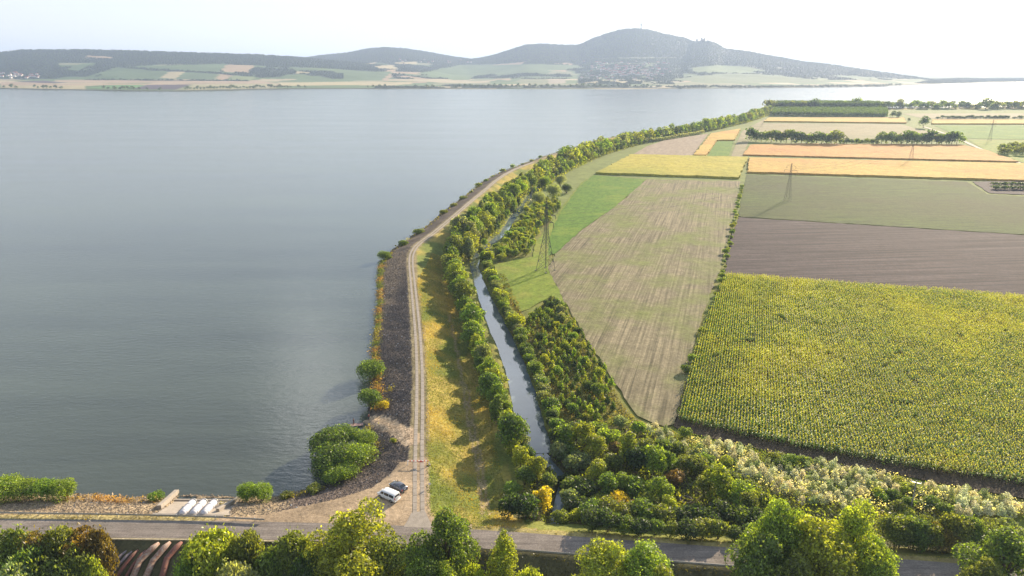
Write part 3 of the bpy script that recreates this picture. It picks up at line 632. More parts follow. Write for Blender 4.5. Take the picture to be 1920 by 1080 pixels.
# raised crops: a body with its own height and an uneven top
def crop_body(px, h, c1, c2, c3, label, res, name='crop_field', amp=.35, ang=84):
    poly = FP(px); xs = [p[0] for p in poly]; yy = [p[1] for p in poly]
    m = field_mat('crop_top', c1, c2, R(ang), .05, .006, .35, .65, patch=c3, patch_scale=.009, fine=.7, bump=1.0, pl=.45, ph=.68)
    bm = bmesh.new(); vs = [bm.verts.new((x, y, 0)) for x, y in poly]; f = bm.faces.new(vs); bm.normal_update()
    if f.normal.z < 0: f.normal_flip()
    x0, x1, y0, y1 = min(xs), max(xs), min(yy), max(yy)
    geo = lambda: bm.verts[:] + bm.edges[:] + bm.faces[:]
    nx = int((x1 - x0) / res[0]); ny_ = int((y1 - y0) / res[1])
    for i in range(1, nx): bmesh.ops.bisect_plane(bm, geom=geo(), plane_co=(x0 + (x1 - x0) * i / nx, 0, 0), plane_no=(1, 0, 0))
    for i in range(1, ny_): bmesh.ops.bisect_plane(bm, geom=geo(), plane_co=(0, y0 + (y1 - y0) * i / ny_, 0), plane_no=(0, 1, 0))
    e = bmesh.ops.extrude_face_region(bm, geom=bm.faces[:])
    top = [v for v in e['geom'] if isinstance(v, bmesh.types.BMVert)]
    co = np.array([v.co for v in top]); hh = h + (fbm(co[:, 0], co[:, 1], 6, 3) - .5) * amp * 2 * h / 2 + (rng.random(len(co)) - .5) * amp * .5
    for v, q in zip(top, hh): v.co.z = q
    ac = np.array([v.co for v in bm.verts]); jx_ = (fbm(ac[:, 0] + 7, ac[:, 1], 5, 3) - .5) * 4.0; jy_ = (fbm(ac[:, 0], ac[:, 1] + 31, 5, 3) - .5) * 5.0
    for v, a_1, a_2 in zip(bm.verts, jx_, jy_): v.co.x += a_1; v.co.y += a_2
    bm.normal_update(); bmesh.ops.recalc_face_normals(bm, faces=bm.faces)
    me = bpy.data.meshes.new(name); bm.to_mesh(me); bm.free(); me.materials.append(m)
    o = link(bpy.data.objects.new(name, me)); tag(o, label, 'crop', kind='stuff'); return o
YEL = ((.33, .29, .035), (.42, .35, .055), (.27, .27, .035)); ORA = ((.40, .225, .065), (.50, .30, .095), (.43, .21, .07)); ORY = ((.42, .29, .065), (.50, .35, .085), (.46, .24, .07))
crop_body([(1118, 327), (1184, 292), (1402, 297), (1384, 336)], 1.9, *YEL, 'yellow-green ripening crop with a dark near edge', (4, 4))
crop_body([(1300, 293), (1333, 252), (1388, 243), (1376, 264.5), (1344, 264.5), (1324, 293)], 1.8, *ORY, 'golden crop plot wrapped round the green square plot', (6, 6))
crop_body([(1392, 292), (1408, 273), (1500, 271), (1800, 273), (1850, 284), (1908, 305)], 1.5, *ORA, 'orange ripe crop strip before the tree row', (6, 6))
crop_body([(1404, 298), (1925, 309), (2300, 318), (2300, 350), (1925, 341), (1402, 325)], 1.7, *ORY, 'yellow-orange ripe crop strip above the olive field', (5, 5))
crop_body([(1442, 222), (1694, 222.5), (1700, 232), (1432, 229)], 2.2, *ORY, 'narrow yellow crop strip before the poplar plantation', (12, 12))
crop_body([(1748, 226), (2300, 226), (2300, 234), (1746, 233.5)], 2.0, *ORY, 'thin orange crop strip near the lone tree', (14, 14))
# ------------------------------------------------------------------ leaf clouds
def leaves(P_, size, nrm=None, aspect=.6, rg=None, up=.35):
    """one kite-shaped quad per point"""
    n = len(P_); rg = rg or rng
    d = rg.normal(size=(n, 3))
    if nrm is not None: d = d * .9 + nrm * .5
    d[:, 2] += up; d /= np.linalg.norm(d, axis=1)[:, None] + 1e-9
    a = np.cross(d, rg.normal(size=(n, 3))); a /= np.linalg.norm(a, axis=1)[:, None] + 1e-9
    b = np.cross(d, a)
    s = (size * (.65 + .7 * rg.random(n)))[:, None]
    V = np.stack([P_ - a * s * .5, P_ + b * s * .5 * aspect, P_ + a * s * .5, P_ - b * s * .5 * aspect], 1).reshape(-1, 3)
    F = np.arange(4 * n).reshape(n, 4)
    return V, F
def crown_points(kind, n, seed, W=1.0, H=1.0):
    rg = np.random.default_rng(seed); nl = {'round': 13, 'big': 26, 'bush': 8, 'poplar': 9, 'sapling': 5, 'willow': 11}[kind]
    small = n < 600
    if small and kind == 'round': nl = 8
    lob = []
    for i in range(nl):
        if kind == 'poplar':
            t = (i + .5) / nl; r = .5 * W * (math.sin(math.pi * (t ** .75)) * .55 + .18) * .75; a = rg.random() * 6.28; q = r * .5
            lob.append((math.cos(a) * q, math.sin(a) * q, H * (.12 + .84 * t), r, r * 1.7))
        elif kind in ('bush', 'willow'):
            a = i / nl * 6.28 + rg.random(); q = .5 * W * math.sqrt(rg.random()) * .68; r = W * rg.uniform(.17, .27)
            z = H * (.30 + .42 * (1 - (q / (.5 * W)) ** 2) * rg.uniform(.7, 1.1)); lob.append((math.cos(a) * q, math.sin(a) * q, z, r, min(r * 1.1, z)))
        elif kind == 'sapling':
            t = i / (nl - 1); lob.append((rg.normal() * W * .08, rg.normal() * W * .08, H * (.3 + .58 * t), W * .34 * (1.12 - .75 * t), H * .17))
        else:
            a = i * 2.4 + rg.random(); t = rg.random(); z = H * (.38 + .5 * t); q = .5 * W * (.74 if t < .55 else .46) * rg.uniform(.35, 1.15)
            if i == 0: q = 0; z = H * .84
            r = W * (rg.uniform(.09, .165) if kind == 'big' else rg.uniform(.21, .28) if small else rg.uniform(.13, .23)); lob.append((math.cos(a) * q, math.sin(a) * q, z, r, r * .95))
    lob = np.array(lob); wgt = lob[:, 3] ** 2; pick = rg.choice(nl, n, p=wgt / wgt.sum())
    d = rg.normal(size=(n, 3)); d /= np.linalg.norm(d, axis=1)[:, None]; d[:, 2] = np.where((d[:, 2] < -.2) & (rg.random(n) < .6), -d[:, 2], d[:, 2])
    # secondary twigs give ragged tips
    ntw = 26; tw = rg.normal(size=(nl, ntw, 3)); tw[:, :, 2] += .45; tw /= np.linalg.norm(tw, axis=2)[:, :, None]
    dots = np.einsum('nk,ntk->nt', d, tw[pick]); tip = dots.max(1)
    rad = (.44 + .74 * sstep(.74, .985, tip) + .12 * rg.random(n)) * np.where(rg.random(n) < .12, .6, 1) * np.where(rg.random(n) < .07, 1.22, 1)
    L = lob[pick]; p = L[:, :3] + d * rad[:, None] * L[:, 3:4] * np.array([1, 1, 1]); p[:, 2] = L[:, 2] + d[:, 2] * rad * L[:, 4]
    p[:, 2] = np.maximum(p[:, 2], .04 * H)
    return p, d, lob
def trunk_mesh(name, lob, H, r, multi=False, n=6):
    mb = MB()
    if multi:
        for l in lob: mb.tube([(l[0] * .1, l[1] * .1, -.3), (l[0] * .5, l[1] * .5, l[2] * .5), (l[0], l[1], l[2])], [r * .5, r * .3, r * .12], n=5)
    else:
        mb.tube([(0, 0, -.5), (0, 0, H * .12), (.02 * H, .01 * H, H * .35), (0, 0, H * .6), (lob[0][0] * .5, lob[0][1] * .5, H * .8)], [r * 1.25, r, r * .8, r * .5, r * .15], n=7)
        for l in lob: mb.tube([(0, 0, min(l[2] * .55, H * .4)), (l[0] * .55, l[1] * .55, l[2] * .82), (l[0], l[1], l[2])], [r * .42, r * .25, r * .08], n=5)
    return mb.mesh(name, BARK, True)
PROTO = {}
SPEC = {  # kind: (shape, leaves, leaf size, W, H, trunk radius, variants)
    'big_tree': ('big', 15000, .34, 10.0, 12.0, .28, 3), 'big_poplar': ('poplar', 10000, .31, 5.5, 12.0, .2, 2), 'big_bush': ('bush', 10000, .31, 6.0, 5.5, .15, 3),
    'tree': ('round', 3200, .48, 6.5, 8.0, .17, 7), 'poplar': ('poplar', 2400, .46, 4.2, 9.0, .14, 5), 'bush': ('bush', 2200, .42, 4.6, 4.0, .1, 8),
    'sapling': ('sapling', 420, .42, 2.0, 3.4, .05, 3), 'willow': ('willow', 8000, .35, 8.0, 6.0, .16, 3), 'white_sapling': ('sapling', 800, .25, 1.9, 2.6, .04, 6),
    'far_tree': ('round', 420, 1.25, 7.5, 9.0, .2, 4), 'far_bush': ('bush', 240, .95, 5.0, 4.0, .12, 3), 'far_poplar': ('poplar', 320, 1.1, 4.5, 10.0, .15, 2),
    'tiny_tree': ('round', 110, 2.6, 9.0, 10.0, .3, 3)}
for kd, (sh, nlv, ls, W_, H_, tr, nv) in SPEC.items():
    PROTO[kd] = []
    for i in range(nv):
        p, d, lob = crown_points(sh, nlv, 100 + i * 13 + len(kd), W_, H_)
        V, F = leaves(p, ls, d, rg=np.random.default_rng(i), up=.6)
        multi = sh in ('bush', 'willow')
        if kd.startswith(('far', 'tiny')):
            tm = MB(); tm.tube([(0, 0, -.5), (0, 0, H_ * .3), (0, 0, H_ * .7)], [tr, tr * .8, tr * .2], n=5)
            b0 = len(V); tf = [f for f in tm.f if len(f) == 4]
            V2 = np.concatenate([V, np.array(tm.v)]); F2 = np.concatenate([F, np.array(tf) + b0])
            me = np_mesh(kd, V2, F2, [LEAF, BARK], mi=[0] * len(F) + [1] * len(tf)); PROTO[kd].append((None, me, W_, H_))
        else:
            PROTO[kd].append((trunk_mesh('trunk', lob, H_, tr, multi), np_mesh('crown', V, F, [LEAFW if kd == 'white_sapling' else LEAF]), W_, H_))
prnd = random.Random(11)
for _k in list(TONES): TONES[_k] = tuple(q * 1.12 for q in TONES[_k])
def plant(kd, x, y, z=None, h=None, wd=None, tone='mid green', label='', cat='tree', group=None, name='broadleaf_tree', var=None, lift=0.0):
    vs = PROTO[kd]; tm, cm, W_, H_ = vs[prnd.randrange(len(vs)) if var is None else var % len(vs)]
    if z is None: z = gz(x, y)
    h = h or H_; wd = wd or W_ * h / H_; rz = prnd.random() * 6.28; sx = wd / W_; sz = h / H_
    k = prnd.uniform(.88, 1.14); c = TONES[tone] if isinstance(tone, str) else tone; c = (c[0] * k * prnd.uniform(.93, 1.08), c[1] * k, c[2] * k, 1)
    if tm is None:
        o = link(bpy.data.objects.new(name, cm)); o.location = (x, y, z + lift); o.rotation_euler = (0, 0, rz); o.scale = (sx, sx, sz); o.color = c
        return tag(o, label, cat, group)
    o = empty(name, (x, y, z + lift), rz); o.scale = (sx, sx, sz)
    shrub = kd in ('bush', 'big_bush', 'willow')
    t = link(bpy.data.objects.new('stems' if shrub else 'trunk', tm), o)
    c_ = link(bpy.data.objects.new('foliage' if shrub else 'crown', cm), o); c_.color = c
    return tag(o, label, cat, group)
def size_word(h, kd='tree'):
    return ('tall' if h > 9 else 'medium' if h > 6.5 else 'small') if kd == 'tree' else ('big' if h > 4.6 else 'middling' if h > 3.2 else 'low')
# ---- trees between the dike slope and the canal
BANK = smooth(P([(992, 878), (978, 850), (962, 815), (946, 775), (930, 735), (914, 692), (900, 650), (888, 610), (876, 572), (864, 540), (856, 512), (853, 490)], 0), 1)
line = resample(offset(BANK, -2.0), 4.4)
for i, (x, y) in enumerate(line):
    tn = prnd.choice(['yellow-green', 'fresh green', 'mid green', 'mid green', 'grey-green', 'fresh green', 'olive']); h = prnd.uniform(6.0, 10.0) * (1.12 if y > 200 else 1.0); kd = prnd.choice(['tree', 'tree', 'poplar', 'tree'])
    if i in (0, 1): tn = 'yellow-green'; h = 5.5
    if i == 9: tn = 'yellow-green'; h = 8
    wn = 'broadleaf_tree' if kd == 'tree' else 'poplar_tree'
    plant(kd, x + prnd.uniform(-1, 1), y, h=h, wd=h * (prnd.uniform(.72, .95) if kd == 'tree' else .55), tone=tn, label=f'{size_word(h)} {tn} tree between dike slope and canal, {ordinal(i)} from the road', group='trees between dike slope and canal', name=wn)
line2 = resample(offset(BANK, .3), 3.0)
for i, (x, y) in enumerate(line2):
    tn = prnd.choice(['olive', 'mid green', 'fresh green', 'grey-green', 'dark green', 'reddish brown' if i % 9 == 4 else 'olive']); h = prnd.uniform(2.2, 4.2)
    plant('bush', x, y, h=h, wd=h * 1.0, tone=tn, label=f'{size_word(h, "b")} {tn} bush on the canal edge below the dike trees, {ordinal(i)} from the road', cat='bush', group='bushes on the dike side of the canal', name='shrub')
# ---- belt further along the dike, both sides of the winding canal
BELT = smooth(P([(850, 492), (842, 470), (858, 452), (885, 428), (912, 402), (940, 380), (966, 360), (992, 343), (1020, 326), (1050, 312), (1085, 297), (1120, 285), (1160, 274), (1210, 263), (1270, 253), (1330, 242), (1390, 228), (1436, 212)], 0), 1)
cnt = 0
for row, (off, st) in enumerate(((2.0, 5.2), (8.5, 5.4), (15.0, 6.2))):
    ln = offset(BELT, off); q = 0; i = 0
    rs = resample(ln, 1.0); j = 0
    while j < len(rs):
        x, y = rs[j]; j += int(st * (1 + max(0, y - 350) / 420) * prnd.uniform(.8, 1.25))
        if y > 1750: break
        d = segdist(np.array([x]), np.array([y]), CANAL)[0]
        if d < 1.6 and y < 620: continue
        far_ = y > 560
        tn = prnd.choice(['mid green', 'fresh green', 'yellow-green', 'grey-green', 'mid green', 'olive'] if row < 2 else ['fresh green', 'olive', 'dark green', 'mid green'])
        h = prnd.uniform(8, 14) if row < 2 else prnd.uniform(4.5, 7.5)
        if far_: h *= 1.2
        kd = ('far_tree' if prnd.random() < .7 else 'far_poplar') if far_ else prnd.choice(['tree', 'tree', 'poplar'])
        rn = ['lakeward', 'middle', 'field-side'][row]
        plant(kd, x + prnd.uniform(-1.2, 1.2), y, h=h, wd=h * prnd.uniform(.65, .9) * (.75 if 'poplar' in kd else 1), tone=tn, label=f'{size_word(h)} {tn} tree, {rn} row of the dike belt, {ordinal(i)} from the bend', group=f'{rn} row of trees along the dike belt', name='poplar_tree' if 'poplar' in kd else 'belt_tree'); i += 1
# young silvery trees in rows at the foot of the far belt
yl = resample(P([(1200, 270), (1240, 264), (1280, 257.5), (1320, 250)], 0), 5.5)
for i, (x, y) in enumerate(yl):
    plant('far_bush', x, y, h=prnd.uniform(4, 5.5), wd=5.0, tone=(.26, .30, .22), label='small blue-grey young tree in the close row at the foot of the far dike belt', group='blue-grey young trees at the far dike belt', name='young_tree')
# ---- right bank of the canal
RB = smooth(P([(1046, 866), (1036, 830), (1022, 790), (1010, 750), (994, 706), (976, 668), (960, 632), (942, 592), (926, 560), (914, 528), (906, 500), (912, 484), (930, 474)], 0), 1)
rb = resample(RB, 2.7)
for i, (x, y) in enumerate(rb):
    tn = prnd.choice(['mid green', 'fresh green', 'grey-green', 'mid green', 'olive', 'dark green']); h = prnd.uniform(2.6, 4.4)
    if i > 25 and i % 11 == 0: tn = 'yellow-green'; h = 5.5
    plant('bush', x + prnd.uniform(1.2, 2.4), y, h=h, wd=h * 1.15, tone=tn, label=f'{size_word(h, "b")} {tn} bush on the field-side canal bank, {ordinal(i)} from the pond end', cat='bush', group='bushes on the field side of the canal', name='shrub')
# ---- plantation of young trees
PL1 = FP([(1036, 562), (1066, 592), (1106, 655), (1150, 722), (1172, 775), (1120, 795), (1068, 800), (1052, 760), (1025, 700), (1000, 655), (985, 620), (1000, 590)])
PL2 = FP([(934, 492), (995, 478), (1002, 452), (1022, 425), (1052, 388), (1040, 375), (1012, 378), (992, 395), (968, 425), (944, 452), (930, 474)])
def plantation(poly, ang, dr, ds, hs, tones, where, cat_tag, kinds=('sapling',), nm='young_tree', jit=.25):
    xs = [p[0] for p in poly]; yy = [p[1] for p in poly]; cx, cy = sum(xs) / len(xs), sum(yy) / len(yy); ca, sa = math.cos(ang), math.sin(ang); r = 0; L = 90; rows = []
    a = -L
    while a < L:
        row = []; b = -L
        while b < L:
            u_, v_ = a + prnd.uniform(-jit, jit), b + prnd.uniform(-jit, jit) * 2
            x = cx + u_ * ca + v_ * sa; y = cy - u_ * sa + v_ * ca
            if inpoly(np.array([x]), np.array([y]), poly)[0] and prnd.random() > .08: row.append((x, y))
            b += ds
        if row: rows.append(row)
        a += dr
    for ri, row in enumerate(rows):
        for i, (x, y) in enumerate(row):
            tn = prnd.choice(tones); h = prnd.uniform(*hs); kd = prnd.choice(kinds)
            plant(kd, x, y, h=h, wd=h * (.56 if kd == 'sapling' else 1.0), tone=tn, label=f'{tn} young tree, {where}, {ordinal(ri)} row from canal, {ordinal(i)} from road', group=f'young trees in {where}', cat=cat_tag, name=nm)
plantation(PL1, R(24) * -1, 3.7, 3.3, (2.6, 4.3), ['mid green', 'olive', 'dark green', 'fresh green', 'yellow-green', 'mid green'], 'plantation below pylon', 'young tree', ('sapling', 'sapling', 'sapling', 'sapling', 'bush'))
plantation(PL2, R(20), 4.2, 3.6, (3.0, 4.8), ['yellow-green', 'olive', 'mid green', 'fresh green', 'yellow-green'], 'copse behind pylon', 'young tree', ('sapling', 'bush'))
for i, (u, v, h, wd, tn) in enumerate([(1038, 372, 9, 11, 'grey-green'), (1010, 385, 8, 9, 'grey-green'), (1050, 350, 8, 10, 'grey-green'), (1022, 352, 8, 9, 'fresh green'), (1062, 362, 6, 8, 'dark green')]):
    x, y = at(u, v); plant('willow', x, y, h=h, wd=wd, tone=tn, label=f'{tn} spreading willow of the clump behind the pylon, ' + ['nearest', 'leftmost', 'topmost', 'upper left', 'field side'][i], cat='willow', group='willows behind the pylon', name='willow_tree')
# bushes at the pylon's own side and on the plantation's outer edge
for i, (u, v, h) in enumerate([(1088, 575, 2.4), (1096, 590, 2.6), (1098, 606, 2.8)]):
    x, y = at(u - 45, v); plant('bush', x, y, h=h + 1, wd=4.2, tone='grey-green', label=f'round grey-green bush at the meadow end of the plantation, {ordinal(i)} from the pylon', cat='bush', group='round bushes at the plantation edge', name='shrub')
# ---- thicket between canal end, maize and road
TH = [  # (u, v of the foot, height, width, tone, kind)
 (1008, 896, 5.6, 4.6, 'yellow-green', 'tree'), (985, 905, 3.6, 4.6, 'mid green', 'bush'), (962, 925, 2.6, 4.0, 'fresh green', 'bush'), (1018, 968, 6.2, 4.6, 'golden yellow', 'tree'), (985, 985, 5.0, 5.6, 'dark green', 'bush'), (956, 982, 4.4, 5.0, 'dark green', 'bush'),
 (1050, 992, 3.2, 3.4, 'olive', 'bush'), (1078, 990, 2.4, 2.6, 'yellow-green', 'bush'), (1156, 1003, 1.8, 1.7, 'fresh green', 'bush'), (1030, 915, 3.5, 3.6, 'olive', 'bush'),
 (1060, 838, 6.2, 5.6, 'fresh green', 'tree'), (1096, 842, 7.2, 5.8, 'yellow-green', 'tree'), (1118, 860, 6.0, 5.8, 'yellow-green', 'tree'), (1080, 880, 4.2, 5.6, 'grey-green', 'bush'), (1052, 860, 4.2, 4.6, 'grey-green', 'bush'),
 (1140, 835, 4.6, 5.6, 'fresh green', 'bush'), (1176, 868, 8.6, 5.8, 'yellow-green', 'poplar'), (1192, 885, 6.0, 6.4, 'dark green', 'bush'), (1150, 880, 4.0, 5.0, 'olive', 'bush'), (1225, 892, 7.2, 5.8, 'fresh green', 'tree'), (1250, 885, 5.6, 4.6, 'mid green', 'tree'),
 (1120, 905, 5.5, 5.4, 'yellow-green', 'tree'), (1140, 932, 5.6, 5.0, 'mid green', 'tree'), (1166, 925, 5.0, 4.8, 'fresh green', 'tree'), (1195, 935, 5.2, 5.4, 'mid green', 'bush'), (1096, 930, 4.2, 5.0, 'dark green', 'bush'), (1075, 920, 3.8, 4.4, 'mid green', 'bush'),
 (1238, 945, 6.4, 5.2, 'fresh green', 'tree'), (1252, 962, 4.6, 4.2, 'yellow-green', 'tree'), (1215, 960, 4.4, 4.6, 'olive', 'bush'), (1345, 938, 8.4, 7.0, 'yellow-green', 'tree'), (1380, 955, 7.2, 6.6, 'fresh green', 'tree'), (1318, 935, 5.6, 4.6, 'olive', 'tree'),
 (1310, 890, 4.4, 5.0, 'olive', 'bush'), (1285, 880, 3.6, 4.6, 'olive', 'bush'), (1265, 905, 3.2, 4.0, 'reddish brown', 'bush'), (1345, 985, 5.0, 6.0, 'dark green', 'bush'), (1300, 990, 4.2, 5.6, 'dark green', 'bush'), (1385, 992, 4.6, 5.6, 'mid green', 'bush'),
 (1110, 985, 4.0, 5.2, 'mid green', 'bush'), (1140, 985, 4.6, 5.0, 'olive', 'bush'), (1172, 990, 4.2, 5.0, 'olive', 'bush'), (1205, 992, 4.8, 5.6, 'mid green', 'bush'), (1238, 996, 4.2, 5.0, 'olive', 'bush'), (1268, 994, 3.8, 4.6, 'dark green', 'bush'), (1125, 958, 4.0, 4.6, 'olive', 'bush'), (1085, 962, 3.8, 5.0, 'dark green', 'bush'),
 (1160, 960, 4.4, 4.8, 'golden yellow', 'bush'), (1190, 970, 4.0, 4.6, 'reddish brown', 'bush'), (1065, 945, 3.6, 4.4, 'grey-green', 'bush'), (1330, 1005, 3.6, 4.6, 'dark green', 'bush'), (1400, 975, 6.0, 5.0, 'olive', 'tree'), (1425, 960, 5.0, 5.0, 'olive', 'bush'),
 (1120, 815, 3.6, 4.6, 'mid green', 'bush'), (1085, 815, 4.0, 4.6, 'dark green', 'bush'), (1165, 800, 3.0, 4.0, 'grey-green', 'bush'), (1195, 812, 3.4, 4.0, 'fresh green', 'bush'), (1210, 850, 3.8, 4.6, 'olive', 'bush'), (1240, 850, 3.6, 4.6, 'mid green', 'bush'), (1275, 850, 3.0, 4.0, 'olive', 'bush'), (1320, 872, 3.0, 4.0, 'mid green', 'bush'), (1365, 905, 3.4, 4.4, 'olive', 'bush'), (1400, 930, 3.6, 4.6, 'olive', 'bush'), (1160, 850, 3.6, 4.6, 'reddish brown', 'bush'), (1060, 900, 3.0, 3.6, 'dark green', 'bush')]
TH.sort(key=lambda t: (-round(t[1] / 34), t[0]))
rowsD = {}
for t in TH: rowsD.setdefault(-round(t[1] / 34), []).append(t)
rn_ = ['front row beside the road', 'second row from the road', 'third row from the road', 'fourth row from the road', 'fifth row from the road', 'back row below the plantation', 'rearmost row below the plantation']
for ri, (k_, row) in enumerate(sorted(rowsD.items())):
    row.sort(key=lambda t: t[0])
    for i, (u, v, h, wd, tn, kd) in enumerate(row):
        x, y = at(u, v, .6); cat_ = 'tree' if kd != 'bush' else 'bush'
        plant(kd, x, y, h=h * 1.05, wd=wd * 1.08, tone=tn, label=f'{size_word(h, "tree" if cat_ == "tree" else "b")} {tn} {cat_} of the thicket, {rn_[min(ri, 6)]}, {ordinal(i)} from the left', cat=cat_, group='trees and bushes of the canal-end thicket', name={'tree': 'broadleaf_tree', 'poplar': 'poplar_tree', 'bush': 'shrub'}[kd])
rs_ = [p for p in resample(offset(ROAD, -5.6), 3.0) if 14 < p[0] < 62]
for i, (x, y) in enumerate(rs_):
    tn = prnd.choice(['dark green', 'olive', 'mid green', 'dark green']); h = prnd.uniform(2.6, 4.2)
    plant('bush', x, y + prnd.uniform(-.3, 1.2), h=h, wd=h * 1.25, tone=tn, label=f'{size_word(h, "b")} {tn} bush overhanging the road verge before the thicket, {ordinal(i)} from the left', cat='bush', group='bushes on the road verge before the thicket', name='shrub')
for i in range(15):
    x, y = at(1868 + i % 8 * 15, 349 + (i // 8) * 7); plant('far_bush', x, y, z=0, h=3.0, wd=8, tone='dark green', label='dark vine bush in the earth plot at the right edge of the orange crop', cat='bush', group='vine bushes in the dark earth plot', name='vine_bush')
# ---- band of white-leaved saplings
WB = FP([(1196, 803), (1262, 812), (1330, 832), (1420, 850), (1550, 874), (1700, 908), (1800, 925), (1905, 948), (1990, 968), (1990, 990), (1900, 975), (1760, 968), (1700, 985), (1600, 962), (1500, 945), (1420, 925), (1390, 900), (1320, 865), (1250, 838), (1215, 822)])
wx0, wx1 = min(p[0] for p in WB), max(p[0] for p in WB); wy0, wy1 = min(p[1] for p in WB), max(p[1] for p in WB)
cand = []
yq = wy0
while yq < wy1:
    xq = wx0
    while xq < wx1:
        cand.append((xq + prnd.uniform(-.5, .5), yq + prnd.uniform(-.5, .5))); xq += 2.25
    yq += 1.95
cand = np.array(cand); m = inpoly(cand[:, 0], cand[:, 1], WB); cand = cand[m]
wn_ = fbm(cand[:, 0], cand[:, 1], 9, 3); ci = 0
order = np.argsort(cand[:, 0])
for j in order:
    x, y = cand[j]
    if wn_[j] < .56:
        if ci >= 300: continue
        ci += 1
        plant('white_sapling', x, y, h=prnd.uniform(1.9, 3.2), wd=prnd.uniform(1.9, 2.7), tone=prnd.choice([(.66, .66, .46), (.74, .74, .56), (.66, .66, .46), (.36, .42, .19)]), label='knee-to-head-high white-leaved sapling in the pale scrub band between maize and thicket', group='white-leaved saplings before the maize', cat='sapling', name='white_leaved_sapling')
    elif wn_[j] > .60 and prnd.random() < .4:
        h = prnd.uniform(1.8, 3.0); tn = prnd.choice(['mid green', 'fresh green', 'yellow-green', 'olive', 'mid green'])
        plant('bush', x, y, h=h, wd=3.4, tone=tn, label=f'{tn} bush in a gap of the white-leaved scrub band', cat='bush', group=f'{tn} bushes inside the white-leaved scrub band', name='shrub')
# ---- ditch line between the stubble and the ploughed field
dl = resample(P([(1290, 700), (1312, 640), (1338, 575), (1356, 520), (1362, 480), (1370, 450), (1376, 418), (1382, 385), (1392, 350)], 0), 9)
for i, (x, y) in enumerate(dl):
    h = prnd.uniform(1.4, 3.0); tn = prnd.choice(['fresh green', 'yellow-green', 'mid green'])
    plant('bush', x + prnd.uniform(-.8, .8), y, h=h, wd=h * 1.3, tone=tn, label=f'low {tn} bush on the ditch beside the stubble field, {ordinal(i)} from the maize', cat='bush', group='bushes along the field ditch', name='shrub')
# ---- far trees: hedgerow, plantation, lone tree, shore trees
hp = [(1412, 264, 10), (1425, 266, 9), (1440, 263, 12), (1452, 264, 12), (1462, 265, 9), (1474, 265, 10), (1492, 266, 8), (1502, 266, 9), (1514, 266, 11), (1534, 268, 11), (1548, 268, 12), (1562, 268, 9), (1576, 269, 5), (1592, 270, 6), (1606, 269, 5), (1622, 270, 5), (1640, 270, 6), (1654, 271, 11), (1668, 270, 9), (1680, 270, 10), (1693, 270, 11), (1706, 270, 12), (1720, 271, 10), (1734, 271, 9), (1748, 270, 9), (1760, 271, 8), (1772, 272, 10), (1784, 271, 13), (1796, 270, 12)]
hp = [(1408 + i * 9.4, 265 + min(i, 12) * .5, (12 if not 17 < i < 26 else 6.5) * prnd.uniform(.75, 1.15)) for i in range(42)]
for i, (u, v, h) in enumerate(hp):
    x, y = at(u, v); plant('far_tree' if i % 3 else 'far_bush', x, y, z=-.8, h=h * 1.25, wd=h * 1.3, tone=prnd.choice(['mid green', 'olive', 'dark green', 'mid green']), label=f'{"tall" if h > 9 else "low"} tree in the field hedgerow behind the orange crop, {ordinal(i)} from the dike', group='trees of the hedgerow across the fields', name='hedgerow_tree')
for i, (u, v, h, lb) in enumerate([(1731, 240, 17, 'big round lone tree beside the farm track'), (1704, 228, 6, 'small round bush at the end of the yellow crop strip'), (1674, 222, 13, 'round tree at the right end of the poplar plantation'), (1684, 222, 12, 'outermost round tree beside the poplar plantation')]):
    x, y = at(u, v); plant('far_tree', x, y, z=0, h=h, wd=h * .95, tone='dark green', label=lb, name='broadleaf_tree')
for i in range(16):
    u = 1876 + i % 6 * 14 + prnd.uniform(-3, 3); v = 283 + (i // 6) * 4; x, y = at(u, v); h = prnd.uniform(7, 10)
    plant('far_tree', x, y, z=0, h=h, wd=9, tone='olive', label='dense dark tree in the grove at the right edge beyond the farm track', group='trees of the grove beyond the farm track', name='broadleaf_tree')
for i in range(95):   # shore belt behind the far fields
    u = 1444 + i * 6.2 + prnd.uniform(-2, 2); v = 205 + prnd.uniform(-1, 2.2) - (i / 95) * 3; x, y = at(u, v); h = prnd.uniform(11, 20) * (1.3 if i % 13 == 0 else 1)
    plant('far_tree' if i % 2 else 'far_bush', x, y, z=-1.5, h=h, wd=h * prnd.uniform(.9, 1.4), tone=prnd.choice(['dark green', 'mid green', 'olive']), label='hazy dark tree of the belt on the near lake shore beyond the fields', group='trees of the belt on the lake shore beyond the fields', name='lakeside_tree')
for i in range(40):
    u = 1758 + i * 4.5; v = 223 + prnd.uniform(-.4, .6); x, y = at(u, v)
    if prnd.random() < .8: plant('far_bush', x, y, z=0, h=prnd.uniform(3, 7), wd=9, tone='dark green', label='dark bush in the thin far hedge right of the lone tree', group='bushes of the thin far hedge', cat='bush', name='shrub')
def woods(px, h, n, ls, tone, label, rows=None, name='woods'):
    poly = FP(px); xs = [p[0] for p in poly]; yy = [p[1] for p in poly]; pts = []; rg = np.random.default_rng(5)
    while len(pts) < n:
        q = np.stack([rg.uniform(min(xs), max(xs), n), rg.uniform(min(yy), max(yy), n)], 1); q = q[inpoly(q[:, 0], q[:, 1], poly)]; pts += q.tolist()
    q = np.array(pts[:n]); z = h * (1 - .75 * rg.random(n) ** 2.4) + (fbm(q[:, 0], q[:, 1], 8, 3) - .5) * h * .3
    V, F = leaves(np.column_stack([q, np.maximum(z, .3)]), ls, rg=rg, up=.6)
    c = np.array(TONES[tone])[None] * (.7 + .6 * rg.random((n, 1))); o = link(bpy.data.objects.new(name, np_mesh(name, V, F, [LEAFC], col=c)))
    return tag(o, label, 'woods', kind='stuff')
woods([(1446, 218), (1664, 221), (1662, 208.5), (1450, 208)], 9, 30000, 3.0, 'dark green', 'square-edged poplar plantation beyond the fields')
